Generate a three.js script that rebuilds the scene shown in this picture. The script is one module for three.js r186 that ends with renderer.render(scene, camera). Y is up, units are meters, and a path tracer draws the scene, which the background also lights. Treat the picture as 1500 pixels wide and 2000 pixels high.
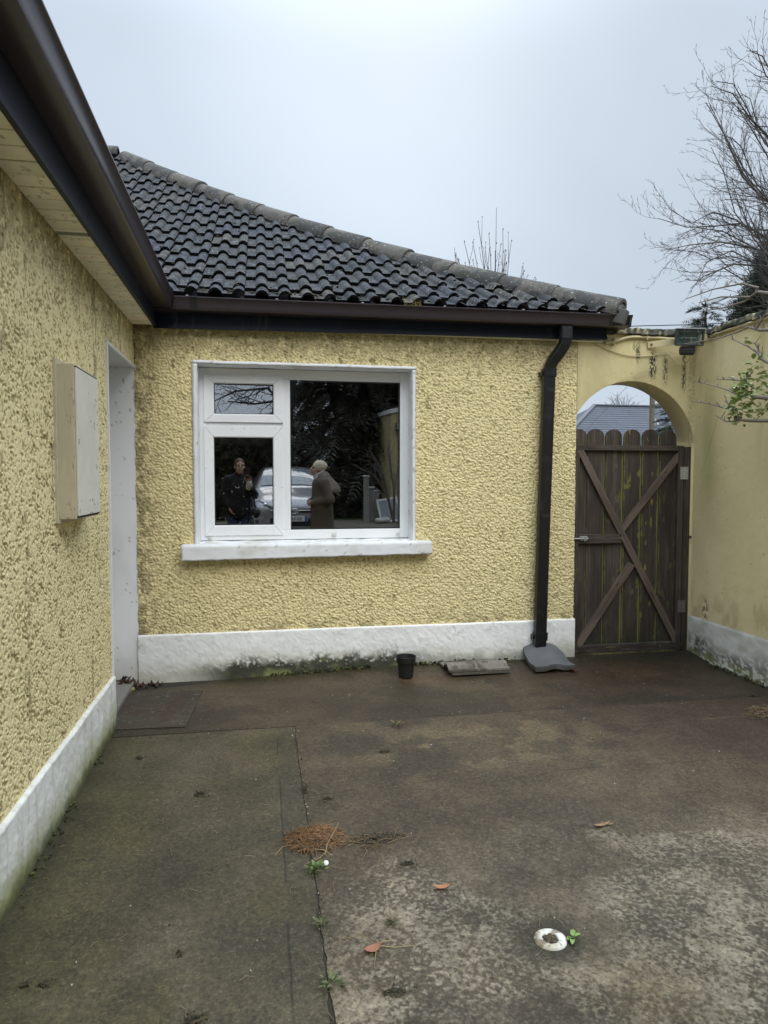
import * as THREE from 'three';
import { mergeGeometries, mergeVertices, toCreasedNormals } from 'three/addons/utils/BufferGeometryUtils.js';
import { RoundedBoxGeometry } from 'three/addons/geometries/RoundedBoxGeometry.js';

// ---------------------------------------------------------------- camera, sky, sun, exposure
const scene = new THREE.Scene();
const camera = new THREE.PerspectiveCamera(74.03, 3 / 4, 0.02, 400);
const YAW = 0.1782, PITCH = -0.0488, EYE = new THREE.Vector3(0.9001, 1.5, 5.1871);
camera.position.copy(EYE);
camera.lookAt(EYE.x + Math.sin(YAW) * Math.cos(PITCH), EYE.y + Math.sin(PITCH), EYE.z - Math.cos(YAW) * Math.cos(PITCH));
scene.add(camera);
const renderer = new THREE.WebGLRenderer({ antialias: true });
renderer.toneMapping = THREE.LinearToneMapping;
renderer.toneMappingExposure = 1.15;
renderer.shadowMap.enabled = true;
const SKY = { horizon: 0.60, mid: 0.59, zenith: 2.5, tint: [0.87, 1.0, 1.16], glow: 0.2 };
{ // overcast sky: brighter towards the zenith, a thin place in the cloud ahead, faint mottling
  const W = 512, H = 256, d = new Float32Array(W * H * 4);
  const gd = new THREE.Vector3(Math.sin(0.22) * Math.cos(0.56), Math.sin(0.56), -Math.cos(0.22) * Math.cos(0.56));
  for (let r = 0; r < H; r++) for (let c = 0; c < W; c++) {
    const up = ((r + 0.5) / H - 0.5) * Math.PI, ro = ((c + 0.5) / W - 0.5) * 2 * Math.PI;
    const y = Math.sin(up), x = Math.cos(ro) * Math.cos(up), z = Math.sin(ro) * Math.cos(up);
    const e = Math.max(0, y), k = THREE.MathUtils.smoothstep(e, 0.5, 0.95);
    let L = SKY.horizon + (SKY.mid - SKY.horizon) * Math.min(1, e / 0.5) + (SKY.zenith - SKY.mid) * k;
    const m = Math.sin(x * 5.1 + 1.7 * Math.sin(z * 3.3 + y * 4)) * Math.sin(z * 4.3 + 2 * Math.sin(x * 2.7) + y * 6);
    const cl = fbm(x * 3.2 + 9 + y * 1.5, z * 3.2 + y * 2.5, 4) - 0.5; L *= 1 + 0.02 * m + 0.24 * cl * Math.min(1, e * 6);
    const a = Math.acos(THREE.MathUtils.clamp(x * gd.x + y * gd.y + z * gd.z, -1, 1)), g = Math.exp(-((a / 0.24) ** 2));
    L += SKY.glow * g;
    const w = 0.55 * g; // thinner cloud is whiter
    const o = (r * W + c) * 4;
    for (let i = 0; i < 3; i++) d[o + i] = L * (SKY.tint[i] * (1 - w * 0.45) + w * 0.45);
    d[o + 3] = 1;
  }
  const t = new THREE.DataTexture(d, W, H, THREE.RGBAFormat, THREE.FloatType);
  t.mapping = THREE.EquirectangularReflectionMapping; t.magFilter = THREE.LinearFilter; t.minFilter = THREE.LinearFilter; t.needsUpdate = true;
  scene.background = t; scene.environment = t;
}
const sun = new THREE.DirectionalLight(new THREE.Color(1.0, 0.975, 0.93), 1.5);
sun.position.set(1.8 + 4, 14, 1.5 + 13); sun.target.position.set(1.8, 0, 1.5);
sun.castShadow = true; sun.shadow.radius = 80; sun.shadow.mapSize.set(2048, 2048);
Object.assign(sun.shadow.camera, { left: -14, right: 14, top: 14, bottom: -14, near: 1, far: 50 });
scene.add(sun, sun.target);

// ---------------------------------------------------------------- helpers
let seedState = 12345;
function rng(seed) { let s = seed | 0; return () => { s = (s + 0x6d2b79f5) | 0; let t = Math.imul(s ^ (s >>> 15), 1 | s); t = (t + Math.imul(t ^ (t >>> 7), 61 | t)) ^ t; return ((t ^ (t >>> 14)) >>> 0) / 4294967296; }; }
const clamp = (x, a = 0, b = 1) => (x < a ? a : x > b ? b : x), lerp = (a, b, t) => a + (b - a) * t;
const sst = (a, b, x) => { const t = clamp((x - a) / (b - a)); return t * t * (3 - 2 * t); };
const mix3 = (a, b, t) => [a[0] + (b[0] - a[0]) * t, a[1] + (b[1] - a[1]) * t, a[2] + (b[2] - a[2]) * t];
function hash2(ix, iy) { let h = Math.imul(ix, 374761393) + Math.imul(iy, 668265263) | 0; h = Math.imul(h ^ (h >>> 13), 1274126177); h ^= h >>> 16; return (h >>> 0) / 4294967296; }
function vn(x, y) { const ix = Math.floor(x), iy = Math.floor(y); let fx = x - ix, fy = y - iy; fx = fx * fx * (3 - 2 * fx); fy = fy * fy * (3 - 2 * fy);
  const a = hash2(ix, iy), b = hash2(ix + 1, iy), c = hash2(ix, iy + 1), d = hash2(ix + 1, iy + 1); return a + (b - a) * fx + (c - a) * fy + (a - b - c + d) * fx * fy; }
function fbm(x, y, o = 4) { let s = 0, a = 0.5, n = 0; for (let i = 0; i < o; i++) { s += a * vn(x, y); n += a; a *= 0.5; x = x * 2.03 + 17.3; y = y * 2.03 + 9.1; } return s / n; }
function worley(x, y) { const ix = Math.floor(x), iy = Math.floor(y); let f1 = 9, f2 = 9; for (let j = -1; j <= 1; j++) for (let i = -1; i <= 1; i++) { const cx = ix + i, cy = iy + j; const dx = cx + 0.15 + 0.7 * hash2(cx, cy) - x, dy = cy + 0.15 + 0.7 * hash2(cx + 911, cy - 517) - y, d = dx * dx + dy * dy; if (d < f1) { f2 = f1; f1 = d; } else if (d < f2) f2 = d; } return [Math.sqrt(f1), Math.sqrt(f2)]; }

const V = (x, y, z) => new THREE.Vector3(x, y, z);
const used = new Map(), offs = new WeakMap();
function numbered(n) { const k = used.get(n) ?? 0; used.set(n, k + 1); return k ? n + '_' + String(k).padStart(3, '0') : n; }
function tag(o, label, category, group, kind) { if (label) o.userData.label = label; if (category) o.userData.category = category; if (group) o.userData.group = group; if (kind) o.userData.kind = kind; return o; }
// a thing: a Group at its base; its parts are given in world coordinates and moved to the base
function thing(name, pos, label, category, group) { const g = new THREE.Group(); g.name = numbered(name); g.position.set(...pos); offs.set(g, pos); scene.add(g); return tag(g, label, category, group); }
const KEEP = ['position', 'normal', 'uv', 'color'];
function merged(list) {
  list = (Array.isArray(list) ? list : [list]).filter(Boolean);
  if (list.length === 1) return list[0];
  const hasC = list.some((g) => g.attributes.color), hasU = list.some((g) => g.attributes.uv);
  list = list.map((g) => { g = g.index ? g.toNonIndexed() : g; for (const k of Object.keys(g.attributes)) if (!KEEP.includes(k)) g.deleteAttribute(k);
    const n = g.attributes.position.count; if (!g.attributes.normal) g.computeVertexNormals();
    if (hasU && !g.attributes.uv) g.setAttribute('uv', new THREE.BufferAttribute(new Float32Array(n * 2), 2));
    if (hasC && !g.attributes.color) g.setAttribute('color', new THREE.BufferAttribute(new Float32Array(n * 3).fill(1), 3)); return g; });
  return mergeGeometries(list);
}
function addMesh(name, geo, material, parent) { const m = new THREE.Mesh(geo, material); m.name = numbered(name); m.castShadow = m.receiveShadow = true; parent.add(m); return m; }
function part(name, geos, material, parent = scene) {
  const g = merged(geos), off = offs.get(parent) ?? [0, 0, 0];
  if (off[0] || off[1] || off[2]) g.translate(-off[0], -off[1], -off[2]);
  const m = addMesh(name, g, material, parent); offs.set(m, off); return m;
}
const C = (r, g, b) => new THREE.Color().setRGB(r, g, b);
const srgb = (r, g, b) => [r, g, b].map((v) => { v /= 255; return v <= 0.04045 ? v / 12.92 : ((v + 0.055) / 1.055) ** 2.4; });
function mat(c, roughness = 0.8, o = {}) { const m = new THREE.MeshStandardMaterial({ color: Array.isArray(c) ? C(...c) : c, roughness, ...o }); return m; }
function phys(c, roughness, o = {}) { return new THREE.MeshPhysicalMaterial({ color: C(...c), roughness, ...o }); }
const VC = (roughness = 0.9, o = {}) => mat([1, 1, 1], roughness, { vertexColors: true, ...o });
// textures: f(u, v) -> linear rgb or one value
function colorTex(W, H, f, o = {}) { const d = new Uint8Array(W * H * 4), e = (v) => { v = clamp(v); return Math.round(255 * (v <= 0.0031308 ? v * 12.92 : 1.055 * v ** (1 / 2.4) - 0.055)); };
  for (let j = 0; j < H; j++) for (let i = 0; i < W; i++) { const c = f((i + 0.5) / W, (j + 0.5) / H), k = (j * W + i) * 4; d[k] = e(c[0]); d[k + 1] = e(c[1]); d[k + 2] = e(c[2]); d[k + 3] = 255; }
  return finishTex(new THREE.DataTexture(d, W, H), true, o); }
function valueTex(W, H, f, o = {}) { const d = new Uint8Array(W * H * 4); for (let j = 0; j < H; j++) for (let i = 0; i < W; i++) { const v = Math.round(255 * clamp(f((i + 0.5) / W, (j + 0.5) / H))), k = (j * W + i) * 4; d[k] = d[k + 1] = d[k + 2] = v; d[k + 3] = 255; } return finishTex(new THREE.DataTexture(d, W, H), false, o); }
function finishTex(t, isColor, o) { if (isColor) t.colorSpace = THREE.SRGBColorSpace; t.magFilter = THREE.LinearFilter; t.minFilter = THREE.LinearMipmapLinearFilter; t.generateMipmaps = true; t.wrapS = t.wrapT = o.clamp ? THREE.ClampToEdgeWrapping : THREE.RepeatWrapping; t.needsUpdate = true; return t; }

// geometry
const bx = (x0, x1, y0, y1, z0, z1, r = 0) => { const w = x1 - x0, h = y1 - y0, d = z1 - z0; const g = r > 0 ? new RoundedBoxGeometry(w, h, d, 2, Math.min(r, w / 2.01, h / 2.01, d / 2.01)) : new THREE.BoxGeometry(w, h, d); g.translate((x0 + x1) / 2, (y0 + y1) / 2, (z0 + z1) / 2); return g; };
// box from a to b (axis), with width along side vector
function beam(a, b, w, t, up = V(0, 0, 1), r = 0.003) { const d = b.clone().sub(a), L = d.length(); d.normalize(); const s = up.clone().cross(d).normalize(), u = s.clone().cross(d); const g = new RoundedBoxGeometry(w, L, t, 1, r); g.applyMatrix4(new THREE.Matrix4().makeBasis(s, d, u)); const m = a.clone().add(b).multiplyScalar(0.5); return g.translate(m.x, m.y, m.z); }
function tube(pts, r, seg = 8, n = 24, closed = false, curveType = 'catmullrom') { const c = new THREE.CatmullRomCurve3(pts.map((p) => (Array.isArray(p) ? V(...p) : p)), closed, curveType, 0.5); return new THREE.TubeGeometry(c, n, r, seg, closed); }
function lathe(pts, seg = 24) { return new THREE.LatheGeometry(pts.map((p) => new THREE.Vector2(...p)), seg); }
// tapered polyline tube, pts [x,y,z,r]
function limb(pts, sides = 5) {
  const P = [], N = [], I = [], n = pts.length; let ref = V(0.3, 0.9, 0.2).normalize();
  for (let i = 0; i < n; i++) { const a = pts[Math.max(0, i - 1)], b = pts[Math.min(n - 1, i + 1)], d = V(b[0] - a[0], b[1] - a[1], b[2] - a[2]).normalize(); let s = d.clone().cross(ref); if (s.lengthSq() < 1e-4) s = d.clone().cross(V(1, 0, 0)); s.normalize(); const u = s.clone().cross(d);
    for (let k = 0; k < sides; k++) { const t = (k / sides) * 2 * Math.PI, c = Math.cos(t), e = Math.sin(t), nx = s.x * c + u.x * e, ny = s.y * c + u.y * e, nz = s.z * c + u.z * e; P.push(pts[i][0] + nx * pts[i][3], pts[i][1] + ny * pts[i][3], pts[i][2] + nz * pts[i][3]); N.push(nx, ny, nz); }
    if (i) for (let k = 0; k < sides; k++) { const a0 = (i - 1) * sides + k, a1 = (i - 1) * sides + ((k + 1) % sides); I.push(a0, a0 + sides, a1, a1, a0 + sides, a1 + sides); } }
  return rawGeo(P, I, N);
}
function rawGeo(P, I, N, UV, Col) { const g = new THREE.BufferGeometry(); g.setAttribute('position', new THREE.BufferAttribute(Float32Array.from(P), 3)); if (UV) g.setAttribute('uv', new THREE.BufferAttribute(Float32Array.from(UV), 2)); if (Col) g.setAttribute('color', new THREE.BufferAttribute(Float32Array.from(Col), 3)); g.setIndex(new THREE.BufferAttribute(Uint32Array.from(I), 1)); if (N) g.setAttribute('normal', new THREE.BufferAttribute(Float32Array.from(N), 3)); else g.computeVertexNormals(); return g; }
// join many indexed geometries made by rawGeo into one, quickly
function fuse(list) { let nv = 0, ni = 0; for (const g of list) { nv += g.attributes.position.count; ni += g.index.count; } const P = new Float32Array(nv * 3), N = new Float32Array(nv * 3), I = new Uint32Array(ni), hasC = !!list[0]?.attributes.color, Cc = hasC ? new Float32Array(nv * 3) : null; let v = 0, i = 0;
  for (const g of list) { P.set(g.attributes.position.array, v * 3); N.set(g.attributes.normal.array, v * 3); if (hasC) Cc.set(g.attributes.color.array, v * 3); const a = g.index.array; for (let k = 0; k < a.length; k++) I[i + k] = a[k] + v; v += g.attributes.position.count; i += a.length; }
  const g = new THREE.BufferGeometry(); g.setAttribute('position', new THREE.BufferAttribute(P, 3)); g.setAttribute('normal', new THREE.BufferAttribute(N, 3)); if (hasC) g.setAttribute('color', new THREE.BufferAttribute(Cc, 3)); g.setIndex(new THREE.BufferAttribute(I, 1)); return g; }
// grid surface: f(i/nx, j/ny) -> {p:[x,y,z], c:[r,g,b], skip}
function sheet(nx, ny, f, uvf) { const P = [], Col = [], UV = [], I = [], sk = new Uint8Array((nx + 1) * (ny + 1)); let any = false;
  for (let j = 0; j <= ny; j++) for (let i = 0; i <= nx; i++) { const q = f(i / nx, j / ny); P.push(...q.p); if (q.c) { Col.push(...q.c); any = true; } if (q.skip) sk[j * (nx + 1) + i] = 1; if (uvf) UV.push(...uvf(q.p)); }
  for (let j = 0; j < ny; j++) for (let i = 0; i < nx; i++) { const a = j * (nx + 1) + i, b = a + 1, c = a + nx + 1, d = c + 1; if (sk[a] && sk[b] && sk[c] && sk[d]) continue; I.push(a, b, c, b, d, c); }
  return rawGeo(P, I, null, uvf ? UV : null, any ? Col : null); }
// extrude a closed 2-D outline (list of [u,v]) along W from o by len; U,V are axis vectors
function prism(outline, o, U, Vv, W, len, crease = 0.6) { const sh = new THREE.Shape(outline.map((p) => new THREE.Vector2(...p))); const g = new THREE.ExtrudeGeometry(sh, { depth: len, bevelEnabled: false }); g.applyMatrix4(new THREE.Matrix4().makeBasis(U, Vv, W)); g.translate(o.x, o.y, o.z);
  if (U.clone().cross(Vv).dot(W) < 0) { const p = g.index ? g.toNonIndexed() : g; flip(p); return toCreasedNormals(p, crease); } return toCreasedNormals(g, crease); }
function flip(g) { for (const k of Object.keys(g.attributes)) { const a = g.attributes[k], n = a.itemSize; for (let i = 0; i < a.count; i += 3) for (let c = 0; c < n; c++) { const t = a.array[(i + 1) * n + c]; a.array[(i + 1) * n + c] = a.array[(i + 2) * n + c]; a.array[(i + 2) * n + c] = t; } } return g; }
function roughen(g, amp, freq, seed = 0) { g = mergeVertices(g.deleteAttribute('normal') && g.attributes.uv ? (g.deleteAttribute('uv'), g) : g, 1e-4); const p = g.attributes.position; for (let i = 0; i < p.count; i++) { const x = p.getX(i) * freq, y = p.getY(i) * freq, z = p.getZ(i) * freq; p.setXYZ(i, p.getX(i) + amp * (fbm(y + seed, z + 3.1, 3) - 0.5) * 2, p.getY(i) + amp * (fbm(x + 7 + seed, z, 3) - 0.5) * 2, p.getZ(i) + amp * (fbm(x + seed, y + 13, 3) - 0.5) * 2); } g.computeVertexNormals(); return g; }
function tint(g, f) { const p = g.attributes.position, c = new Float32Array(p.count * 3); for (let i = 0; i < p.count; i++) { const q = f(p.getX(i), p.getY(i), p.getZ(i)); c[i * 3] = q[0]; c[i * 3 + 1] = q[1]; c[i * 3 + 2] = q[2]; } g.setAttribute('color', new THREE.BufferAttribute(c, 3)); return g; }
// ---------------------------------------------------------------- the ground level (slightly raised along the house)
const gy = (x, z) => { const up = sst(0.6, 1.9, x) * 0.036 - 0.012 * sst(1.2, 0, x); return up * sst(0.42, 0.0, z); };

// ---------------------------------------------------------------- house
const house = thing('house', [0, 0, 0], 'single storey house with yellow roughcast walls, brown gutters and dark roof tiles', 'house');
const W = 3.426, YELLOW = [0.84, 0.72, 0.40], OLIVE_BROWN = [0.13, 0.105, 0.045];
const plasterWhite = [0.78, 0.78, 0.76];
const wallM = phys([1, 1, 1], 0.95, { vertexColors: true, specularIntensity: 0.25 }), whiteM = VC(0.8);
// thrown roughcast: lumps with creases between them
function castFacing(u, v) {
  const c = 0.027, wx = (fbm(u * 30, v * 30, 2) - 0.5) * 1.5, wy = (fbm(u * 30 + 40, v * 30, 2) - 0.5) * 1.5;
  const [f1, f2] = worley(u / c + wx, v / (c * 0.8) + wy), ridge = sst(0.02, 0.42, f2 - f1), n = fbm(u / 0.0175, v / 0.0155, 3);
  const [b1] = worley(u / 0.0155 + wx * 1.3 + 31, v / 0.0135 + wy * 1.3), sA = sst(0.62, 0.12, f1), sB = 0.72 * sst(0.6, 0.1, b1);
  return 0.62 * Math.max(sA * (0.55 + 0.5 * ridge), sB) + 0.5 * n - 0.02;
}
function castSide(u, v) {
  const wx = 0.9 * (vn(u * 40, v * 40) - 0.5), n = fbm(u / 0.0102 + wx, v / 0.0096, 3), m = fbm(u / 0.05 + 9, v / 0.05, 2); return sst(0.34, 0.545, n * 0.78 + m * 0.24);
}
const winX0 = 0.425, winX1 = 2.066, winY0 = 1.0, winY1 = 2.35;
{ // wall under the eaves that holds the window
  const y0 = 0.325, y1 = 2.63, nx = 620, ny = 420;
  const g = sheet(nx, ny, (a, b) => {
    const x = a * W, y = y0 + b * (y1 - y0); const h = castFacing(x, y);
    const edge = Math.min(sst(0, 0.012, W - x), 1); let z = 0.0135 * (h - 0.45) + 0.0022 * (vn(x * 250, y * 250) - 0.5) + 0.006 * (fbm(x * 2.2, y * 2.2, 2) - 0.5);
    z = Math.min(z, 0.013) * (0.35 + 0.65 * edge) - (1 - edge) * 0.006;
    const patch = fbm(x * 1.7 + 5, y * 1.4, 3), fine = fbm(x * 60, y * 60, 2);
    let c = YELLOW.map((v) => v * (0.9 + 0.13 * patch + 0.1 * (fine - 0.5)));
    const pit = sst(0.50, 0.24, h) * (0.42 + 0.5 * fbm(x * 3 + 3, y * 3, 3)); c = mix3(c, [0.24, 0.185, 0.08], clamp(pit));
    const eave = sst(0.32, 0.0, y1 - 0.04 - y + 0.12 * (fbm(x * 9, 3.3, 3) - 0.5)); c = mix3(c, OLIVE_BROWN, eave * 0.55 * sst(0.38, 0.72, fbm(x * 30, y * 24, 3) + 0.25 * eave));  // olive brown mottling, thicker towards the soffit
    const web = sst(0.70, 0.80, fbm(x * 22 + 8, y * 22, 3)) * (0.35 + 0.5 * sst(1.6, 2.6, y)); c = mix3(c, OLIVE_BROWN, web * 0.8);
    const cor = sst(0.2, 0.0, x + 0.1 * (fbm(2, y * 8, 3) - 0.5)) * sst(0.42, 0.6, fbm(x * 26, y * 20, 3)); c = mix3(c, OLIVE_BROWN, cor * 0.6);
    const low = sst(0.12, 0.0, y - 0.346) * sst(0.5, 0.62, fbm(x * 18, y * 30, 3)); c = mix3(c, OLIVE_BROWN, low * 0.5);
    return { p: [x, y, z], c, skip: x > winX0 && x < winX1 && y > winY0 && y < winY1 };
  });
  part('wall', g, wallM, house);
}
{ // side wall with the doorway at its far end
  const y0 = 0.285, y1 = 2.64, D = 0.904, nx = 640, ny = 640;
  const f = (z, y) => {
    const h = castSide(z, y), near = sst(5.2, 3.0, z); let x = 0.006 * (h - 0.6) + 0.002 * (vn(z * 260, y * 260) - 0.5) + 0.006 * (fbm(z * 2.1, y * 2.1 + 7, 2) - 0.5);
    const patch = fbm(z * 1.5 + 15, y * 1.3, 3), fine = fbm(z * 70, y * 70, 2);
    let c = [YELLOW[0] * 1.03, YELLOW[1] * 1.03, YELLOW[2] * 1.06].map((v) => v * (0.9 + 0.13 * patch + 0.12 * (fine - 0.5)));
    const pit = sst(0.8, 0.12, h) * (0.55 + 0.6 * fbm(z * 2.5 + 3, y * 2.5, 3)); c = mix3(c, [0.25, 0.2, 0.088], clamp(pit * 0.95));
    const eave = sst(0.34, 0.0, y1 - 0.05 - y + 0.14 * (fbm(z * 7, 1.3, 3) - 0.5)); c = mix3(c, OLIVE_BROWN, eave * 0.6 * sst(0.36, 0.7, fbm(z * 30, y * 24, 3) + 0.25 * eave));  // mottled olive brown band, denser up to the soffit
    const run = sst(0.6, 0.72, fbm(z * 11, y * 0.8 + 4, 3)) * sst(0.5, 0.66, fbm(z * 30, y * 14, 3)); c = mix3(c, OLIVE_BROWN, run * 0.5);
    return { p: [x, y, z], c };
  };
  const zmap = (a) => (a < 0.88 ? D + (a / 0.88) * (2.95 - D) : 2.95 + ((a - 0.88) / 0.12) * (5.6 - 2.95));
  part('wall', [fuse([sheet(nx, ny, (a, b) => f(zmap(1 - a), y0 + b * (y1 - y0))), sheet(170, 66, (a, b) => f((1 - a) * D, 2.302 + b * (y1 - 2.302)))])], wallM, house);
}
// bodies of the walls behind the roughcast, ceiling and back of the house
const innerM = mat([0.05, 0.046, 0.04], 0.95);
part('wall_core', [
  bx(0.0, winX0, 0, 2.6, -0.28, -0.008), bx(winX1, W - 0.006, 0, 2.6, -0.28, -0.008), bx(winX0, winX1, 0, winY0 - 0.002, -0.28, -0.008), bx(winX0, winX1, winY1 + 0.002, 2.6, -0.28, -0.008),
  bx(-0.28, -0.008, 0, 2.6, 0.906, 5.6), bx(-0.28, -0.008, 2.304, 2.6, 0.0, 0.904), bx(-0.3, -0.002, 0, 2.6, -0.28, -0.003), bx(-7, -0.3, 0, 2.6, 5.3, 5.59),
], mat([0.4, 0.33, 0.16], 0.95), house);
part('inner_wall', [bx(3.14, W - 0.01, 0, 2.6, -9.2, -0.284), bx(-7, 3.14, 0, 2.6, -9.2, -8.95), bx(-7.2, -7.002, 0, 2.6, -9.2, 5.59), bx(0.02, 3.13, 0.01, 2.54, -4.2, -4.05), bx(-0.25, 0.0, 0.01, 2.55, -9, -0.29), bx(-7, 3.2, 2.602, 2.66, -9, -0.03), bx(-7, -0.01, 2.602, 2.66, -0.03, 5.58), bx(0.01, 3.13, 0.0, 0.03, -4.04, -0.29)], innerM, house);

{ // painted plinths
  const plinth = (len, top, mapF, colF, n, m) => sheet(n, m, (a, b) => {
    const s = a * len; let y, o; if (b < 0.82) { y = -0.05 + (b / 0.82) * (top + 0.05 - 0.008); o = 0.022; } else { const q = (b - 0.82) / 0.18; y = top - 0.008 + 0.012 * Math.sin(Math.min(1, q * 1.4) * 1.57); o = 0.022 - 0.03 * q * q; }
    const lump = 0.008 * (fbm(s * 5, y * 6, 3) - 0.5) + 0.004 * (fbm(s * 24, y * 24, 3) - 0.5) + 0.0018 * sst(0.55, 0.7, fbm(s * 55, y * 40, 3)); y += 0.008 * (fbm(s * 2.4, 1.1, 2) - 0.5) * b;
    return { p: mapF(s, y, o + lump), c: colF(s, y) };
  });
  const front = plinth(W, 0.346, (s, y, o) => [s, y, o], (s, y) => {
    let c = mix3([0.87, 0.87, 0.85], [0.72, 0.72, 0.69], sst(0.45, 0.75, fbm(s * 4, y * 6, 3)) * 0.35); const hair = sst(0.02, 0.008, Math.abs(fbm(s * 7, y * 9, 4) - 0.5)) * sst(0.5, 0.62, fbm(s * 3 + 8, y * 3, 3)); c = mix3(c, [0.3, 0.28, 0.24], hair * 0.45);
    const flake = sst(0.66, 0.74, fbm(s * 34, y * 26 + 9, 3)); c = mix3(c, [0.5, 0.48, 0.44], flake * 0.25);
    const dirt = sst(0.24, 0.02, y + 0.16 * (fbm(s * 6, y * 8, 3) - 0.5)); c = mix3(c, [0.40, 0.37, 0.25], dirt * 0.6);
    const zone = sst(0.2, 0.7, s) * (1 - sst(1.9, 2.2, s) * 0.55) * (1 - 0.6 * sst(2.9, 3.2, s)), n = fbm(s * 13, y * 13, 4), n2 = fbm(s * 60, y * 60, 3);
    const hgt = 0.05 + 0.13 * zone * fbm(s * 2.3 + 3, 4, 3) + 0.02;
    const alg = sst(hgt + 0.06, hgt - 0.05, y + 0.14 * (n - 0.5)) * sst(0.34, 0.52, n2 + 0.34 * sst(0.13, 0.03, y)) * zone; c = mix3(c, mix3([0.02, 0.024, 0.009], [0.075, 0.085, 0.02], sst(0.45, 0.75, n)), alg * 0.95);
    const gr = sst(0.2, 0.02, y) * sst(0.5, 0.7, fbm(s * 5 + 1, y * 7, 3)); c = mix3(c, [0.3, 0.31, 0.12], gr * 0.5 * zone);
    return c;
  }, 420, 60);
  part('plinth', front, whiteM, house, );
  const side = plinth(5.6 - 0.904, 0.304, (s, y, o) => [o, y, 5.6 - s], (s, y) => {
    const z = 5.6 - s; let c = mix3([0.82, 0.82, 0.79], [0.64, 0.64, 0.6], sst(0.42, 0.75, fbm(z * 4, y * 9, 3)) * 0.45);
    const streak = sst(0.5, 0.75, fbm(z * 40, y * 4, 3)); c = mix3(c, [0.5, 0.49, 0.42], streak * 0.45);
    const alg = sst(0.2, 0.0, y + 0.13 * (fbm(z * 6, y * 6, 4) - 0.5)); c = mix3(c, [0.25, 0.26, 0.065], alg * 0.9); const low = sst(0.075, 0.0, y + 0.05 * (fbm(z * 20, y * 20, 3) - 0.5)); c = mix3(c, [0.055, 0.06, 0.025], low * 0.85);
    return c;
  }, 500, 54);
  part('plinth', side, whiteM, house);
}
{ // doorway: white reveals, lintel and door
  const jamb = sheet(30, 200, (a, b) => { const x = -0.32 + a * 0.322, y = b * 2.3; let c = mix3([0.86, 0.86, 0.86], [0.7, 0.7, 0.69], sst(0.5, 0.8, fbm(x * 8, y * 3, 3)) * 0.5); const sp = sst(0.82, 0.86, fbm(x * 55, y * 45, 2)); c = mix3(c, [0.2, 0.19, 0.17], sp * 0.7); const low = sst(0.35, 0.02, y + 0.1 * (fbm(x * 20, y * 9, 3) - 0.5)); c = mix3(c, [0.5, 0.48, 0.41], low * 0.6); const gap = sst(-0.006, 0.0, x) * sst(0.5, 0.62, fbm(y * 16, 3, 3)); c = mix3(c, [0.1, 0.09, 0.06], gap * 0.7); return { p: [x, y, 0.003 + 0.002 * fbm(x * 9, y * 9, 2)], c }; });
  part('door_reveal', [jamb, tint(bx(-0.32, -0.001, 2.3, 2.303, 0.004, 0.902), () => [0.6, 0.61, 0.62]), tint(bx(-0.32, -0.001, 0, 2.3, 0.902, 0.905), () => [0.66, 0.67, 0.68]), tint(bx(-0.012, 0.014, 0.0, 2.302, 0.898, 0.914, 0.004), () => [0.72, 0.73, 0.74]), tint(bx(-0.012, 0.013, 2.298, 2.316, 0.0, 0.912, 0.004), () => [0.70, 0.71, 0.72])], whiteM, house);
  const door = part('door', bx(-0.31, -0.265, 0.05, 2.27, 0.03, 0.87, 0.004), mat([0.6, 0.6, 0.58], 0.5), house);
  part('handle', [bx(-0.265, -0.258, 1.0, 1.2, 0.08, 0.12, 0.003), tube([[-0.26, 1.1, 0.1], [-0.22, 1.1, 0.1], [-0.215, 1.1, 0.13], [-0.215, 1.1, 0.21]], 0.008)], mat([0.6, 0.6, 0.6], 0.3, { metalness: 1 }), door);
  part('door_step', bx(-0.34, -0.02, -0.05, 0.035, 0.02, 0.9, 0.008), mat([0.2, 0.19, 0.17], 0.9), house);
}
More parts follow.
